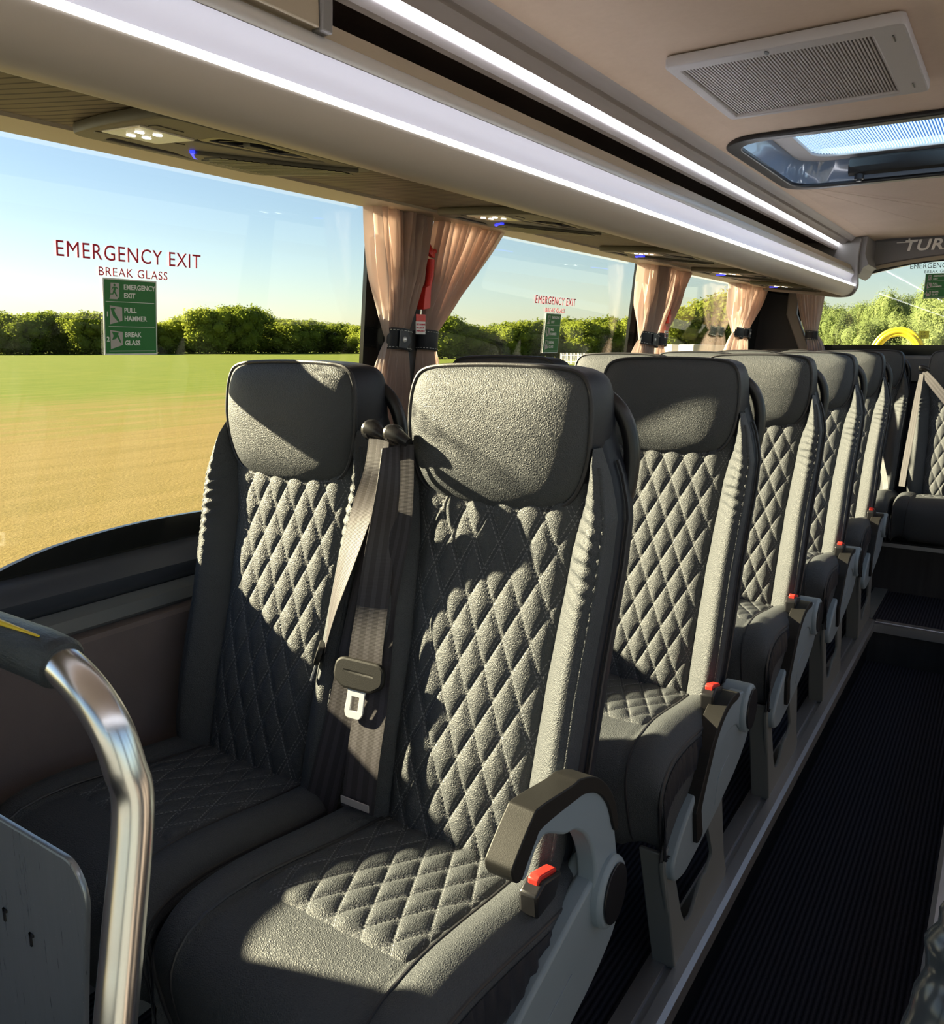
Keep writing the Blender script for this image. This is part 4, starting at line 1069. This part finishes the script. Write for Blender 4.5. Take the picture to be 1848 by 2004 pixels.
# pull loop on the front window seat
t = empty('pull_loop', (-1.295, .80, .535))
MB().tube(smoothpath([(-.010, .0, .0), (.0, -.012, .003), (.026, -.010, -.004), (.034, .004, -.008), (.018, .012, -.005), (-.004, .010, .0)], 6, closed=True), .0032, 8, closed=True).build('loop', M['orange'], t)
tag(t, 'small orange pull loop beside the front window seat cushion', 'loop')

# ================================================================== outside
GZ = -1.0
mb = MB(); n = 40; xs_ = np.linspace(-420, 60, 60); ys_ = np.linspace(-120, 460, 60)
rows = [[(x, y, GZ) for y in ys_] for x in xs_]
mb.grid(rows); tag(mb.build('ground', M['field'], None, smooth=True), kind='structure')
mb = MB().box(-4.5, 40, -120, 60, GZ+.001, GZ+.02)
tag(mb.build('road', plain('pale_tarmac', (.20, .20, .20), .85), None, smooth=False), kind='structure')
def at_px(px, dist, py=673):           # a point on the ground under the given bearing
    c = Vector(((px-924)/_f, -(py-1002)/_f, -1.0)); wv = m3 @ c; wv.z = 0; wv.normalize(); return wv*dist
def tree_mesh(name, seed, leaf, mat, nblob=16, nleaf=2600, hw_=.5):
    """crown of many leaves in a unit box: x,y within +-.5, z 0..1"""
    rnd = random.Random(seed); blobs = []
    for k in range(nblob):
        a = rnd.uniform(0, 2*PI); zc = rnd.uniform(.22, .80); rad = .34*math.sin(PI*min(1, max(.12, zc*.95)))**.7*rnd.uniform(.3, 1)
        blobs.append((Vector((rad*math.cos(a), rad*math.sin(a), zc)), rnd.uniform(.13, .22)))
    blobs.append((Vector((0, 0, .45)), .30)); blobs.append((Vector((0, 0, .68)), .22)); blobs.append((Vector((0, 0, .22)), .28))
    vs = []; fs = []
    tot = sum(b[1]**2 for b in blobs)
    for c, r in blobs:
        for _ in range(int(nleaf*r*r/tot)):
            d = Vector((rnd.gauss(0, 1), rnd.gauss(0, 1), rnd.gauss(0, 1))).normalized()
            p = c+d*r*(rnd.uniform(.80, 1.10)+.12*noise.noise(d*3+c*5)); p.z *= 1.0
            if p.z < .0: p.z = rnd.uniform(0, .1)
            nrm = (d+Vector((rnd.uniform(-1, 1), rnd.uniform(-1, 1), rnd.uniform(-.6, 1)))*.8).normalized()
            a_ = nrm.orthogonal().normalized(); b_ = nrm.cross(a_); s = leaf*rnd.uniform(.6, 1.3); q = rnd.uniform(0, 6.28)
            a2 = a_*math.cos(q)+b_*math.sin(q); b2 = b_*math.cos(q)-a_*math.sin(q); k = len(vs)
            vs += [p-a2*s, p-b2*s*.6, p+a2*s, p+b2*s*.6]; fs.append((k, k+1, k+2, k+3))
    me = bpy.data.meshes.new(name); me.from_pydata([tuple(v) for v in vs], [], fs); me.materials.append(mat)
    core = MB()
    for c, r in blobs:
        rws = []
        for i in range(7):
            th = PI*i/6; rws.append([(c.x+.72*r*math.sin(th)*math.cos(f_), c.y+.72*r*math.sin(th)*math.sin(f_), max(0, c.z+.72*r*math.cos(th))) for f_ in np.linspace(0, 2*PI, 11)[:-1]])
        core.grid(rws, True)
    k = len(me.vertices)
    me2 = bpy.data.meshes.new(name); me2.from_pydata([tuple(v) for v in vs]+core.v, [], fs+[tuple(i+k for i in f) for f in core.f]); me2.materials.append(mat)
    bpy.data.meshes.remove(me)
    return me2
TM = [tree_mesh('crown', s, .026, M['leaf'], 26, 5000) for s in (1, 2, 3)]
TN = [tree_mesh('crown', s, .0125, M['leaf2'], 40, 26000) for s in (11, 12)]
trunk_me = None
def tree(px, dist, top_py, width, label, group, kind=0, sway=0):
    global trunk_me
    p = at_px(px, dist); hgt = (673-top_py)/1633*dist*1.0+CAM_H-GZ
    ms = TN if kind else TM
    t = empty('tree', (p.x, p.y, GZ)); t.rotation_euler.z = random.uniform(0, 6.28)
    o = bpy.data.objects.new('crown', random.choice(ms)); COL.objects.link(o); o.parent = t; o.scale = (width, width, hgt*1.02)
    if trunk_me is None:
        q = MB().tube([(0, 0, 0), (0, 0, .4)], [.03, .02], 8).build('trunk', M['trunk'], t); trunk_me = q.data
    else:
        q = bpy.data.objects.new('trunk', trunk_me); COL.objects.link(q); q.parent = t
    q.scale = (width*.8, width*.8, hgt)
    tag(t, label, 'tree', group)
prof = [(-60, 618), (-20, 615), (18, 617), (50, 622), (80, 614), (112, 612), (140, 620), (165, 614), (192, 611), (222, 622), (262, 618), (300, 630), (330, 632), (352, 620), (378, 622), (402, 607), (430, 603), (455, 597), (482, 602), (510, 606), (540, 626), (568, 622), (598, 624), (625, 626), (652, 642), (680, 634), (710, 634)]
for px, tp in prof:
    tree(px, 205+random.uniform(-8, 8), tp, 11+random.uniform(-1, 2.5), 'bushy green tree in the distant hedgerow seen through the nearest large window', 'far trees behind the nearest window')
for px in range(-40, 720, 52):
    tree(px, 214, 640+random.uniform(-6, 4), 14, 'lower green tree filling the distant hedgerow behind the nearest large window', 'low far trees behind the nearest window')
for px, tp in [(745, 640), (775, 640), (805, 636), (832, 634), (856, 616), (880, 618), (902, 628), (926, 634), (948, 640), (970, 634), (992, 628), (1014, 624), (1036, 626), (1058, 630), (1080, 624), (1104, 626), (1126, 622), (1150, 628), (1172, 620), (1196, 626), (1220, 620), (1245, 618), (1270, 612)]:
    tree(px, 130+random.uniform(-5, 5), tp, 7.5+random.uniform(-.6, 1.4), 'yellow-green tree in the hedge seen through the second left window', 'hedge trees behind the second window')
for px, tp in [(1300, 612), (1325, 600), (1350, 592), (1378, 584), (1402, 574), (1424, 580), (1448, 588), (1475, 590), (1510, 590), (1545, 595)]:
    tree(px, 90+random.uniform(-4, 4), tp, 6.5+random.uniform(-.5, 1.0), 'taller dark green tree seen through the third left window', 'trees behind the third window')
for px, tp, d_, w_ in [(1590, 592, 76, 4.4), (1622, 604, 74, 4.0), (1650, 608, 72, 4.0), (1682, 602, 72, 3.6), (1712, 598, 70, 3.4), (1738, 580, 66, 3.4), (1762, 590, 70, 3.2), (1786, 608, 72, 3.4), (1812, 586, 64, 3.4), (1842, 566, 60, 4.2), (1885, 560, 60, 5), (1930, 540, 62, 5), (1975, 550, 64, 5), (1700, 628, 58, 4), (1770, 624, 58, 4), (1830, 600, 56, 4)]:
    tree(px, d_, tp, w_, 'pale green oak tree close behind the bus, seen through the rear window', 'oak trees behind the rear window', kind=1)
# palisade fence
t = empty('palisade_fence', (0, 0, GZ)); a = at_px(1098, 96); b = at_px(1235, 90)
for i in range(48):
    p = a.lerp(b, i/47); 
    if i == 0:
        pale0 = MB().box(-.035, .035, -.02, .02, 0, 1.15).add([(-.035, 0, 1.15), (.035, 0, 1.15), (0, 0, 1.25)], [(0, 1, 2)]).build('pale', M['offwhite'], t, smooth=False); o = pale0
    else:
        o = bpy.data.objects.new('pale', pale0.data); COL.objects.link(o); o.parent = t
    o.location = (p.x, p.y, 0); o.rotation_euler.z = math.atan2(b.y-a.y, b.x-a.x)
for zz in (.25, .95): MB().tube([(a.x, a.y, zz), (b.x, b.y, zz)], .03, 6).build('rail', M['offwhite'], t)
tag(t, 'pale grey palisade fence across the field, seen through the second window', 'fence')
# white vans and cabins beyond the third window
def van(px, dist, label, sx=1.0):
    p = at_px(px, dist); t = empty('van', (p.x, p.y, GZ)); t.rotation_euler.z = math.radians(60)
    ol = roundpoly([(-2.6, .35), (2.6, .35), (2.6, 1.0), (1.9, 1.25), (1.45, 2.1), (-2.6, 2.2)], [.1, .1, .15, .2, .2, .15])
    MB().prism([(x*sx, z) for x, z in ol], -.95, .95, 'y').build('van_body', M['offwhite'], t, smooth=False, bevel=.05)
    MB().prism([(1.25*sx, 1.25), (1.75*sx, 1.25), (1.42*sx, 1.95), (1.2*sx, 1.95)], -.97, .97, 'y').build('side_window', M['frit'], t, smooth=False)
    for wx in (-1.6*sx, 1.7*sx):
        for wy in (-.9, .78): MB().tube([(wx, wy, .34), (wx, wy+.14, .34)], .34, 18).build('wheel', M['black'], t)
    tag(t, label, 'van', 'white vans beyond the field')
van(1305, 84, 'white van parked beyond the field, left one behind the second pillar curtain'); van(1345, 80, 'white van in the middle of the parked row, through the third window'); van(1388, 76, 'white van nearest the rear, seen low through the third window')
# yellow hose arch and notice behind the bus
p = at_px(1757, 12); t = empty('hose_reel', (p.x, p.y, GZ))
mb = MB()
for k, (dr, dy) in enumerate(((0, 0), (.045, .02), (-.045, .01), (.02, .06))):
    mb.tube([((.27+dr*.8)*math.cos(a_), dy, 2.07+(.31+dr*.8)*math.sin(a_)) for a_ in np.linspace(-.3, PI+.3, 40)], .024, 10)
mb.build('hose', M['yellow'], t)
mb = MB(); mb.tube([(-.26, .03, 0), (-.26, .03, 2.0)], .03, 8); mb.tube([(.26, .03, 0), (.26, .03, 2.0)], .03, 8); mb.build('post', M['legmetal'], t)
tag(t, 'bright yellow hose coiled in an arch behind the rear window', 'hose')
t = empty('notice_label', (-.468, RY+.0445, 1.278))
MB().box(-.026, .026, -.0008, 0, -.022, .022).build('sheet', plain('yellow_notice_paper', (.80, .80, .10), .6), t, smooth=False)
for i_, s_ in enumerate(('1 P', '517')):
    vs, fs = plate(None, .0003, text=s_, size=.017); MB().add(vs, fs).map(lambda a_, b_, c_: (-.016+a_, -.0009-c_, .004-i_*.018+b_)).build('print', M['blackprint'], t, smooth=False)
tag(t, 'small square yellow notice stuck low on the rear window', 'notice')
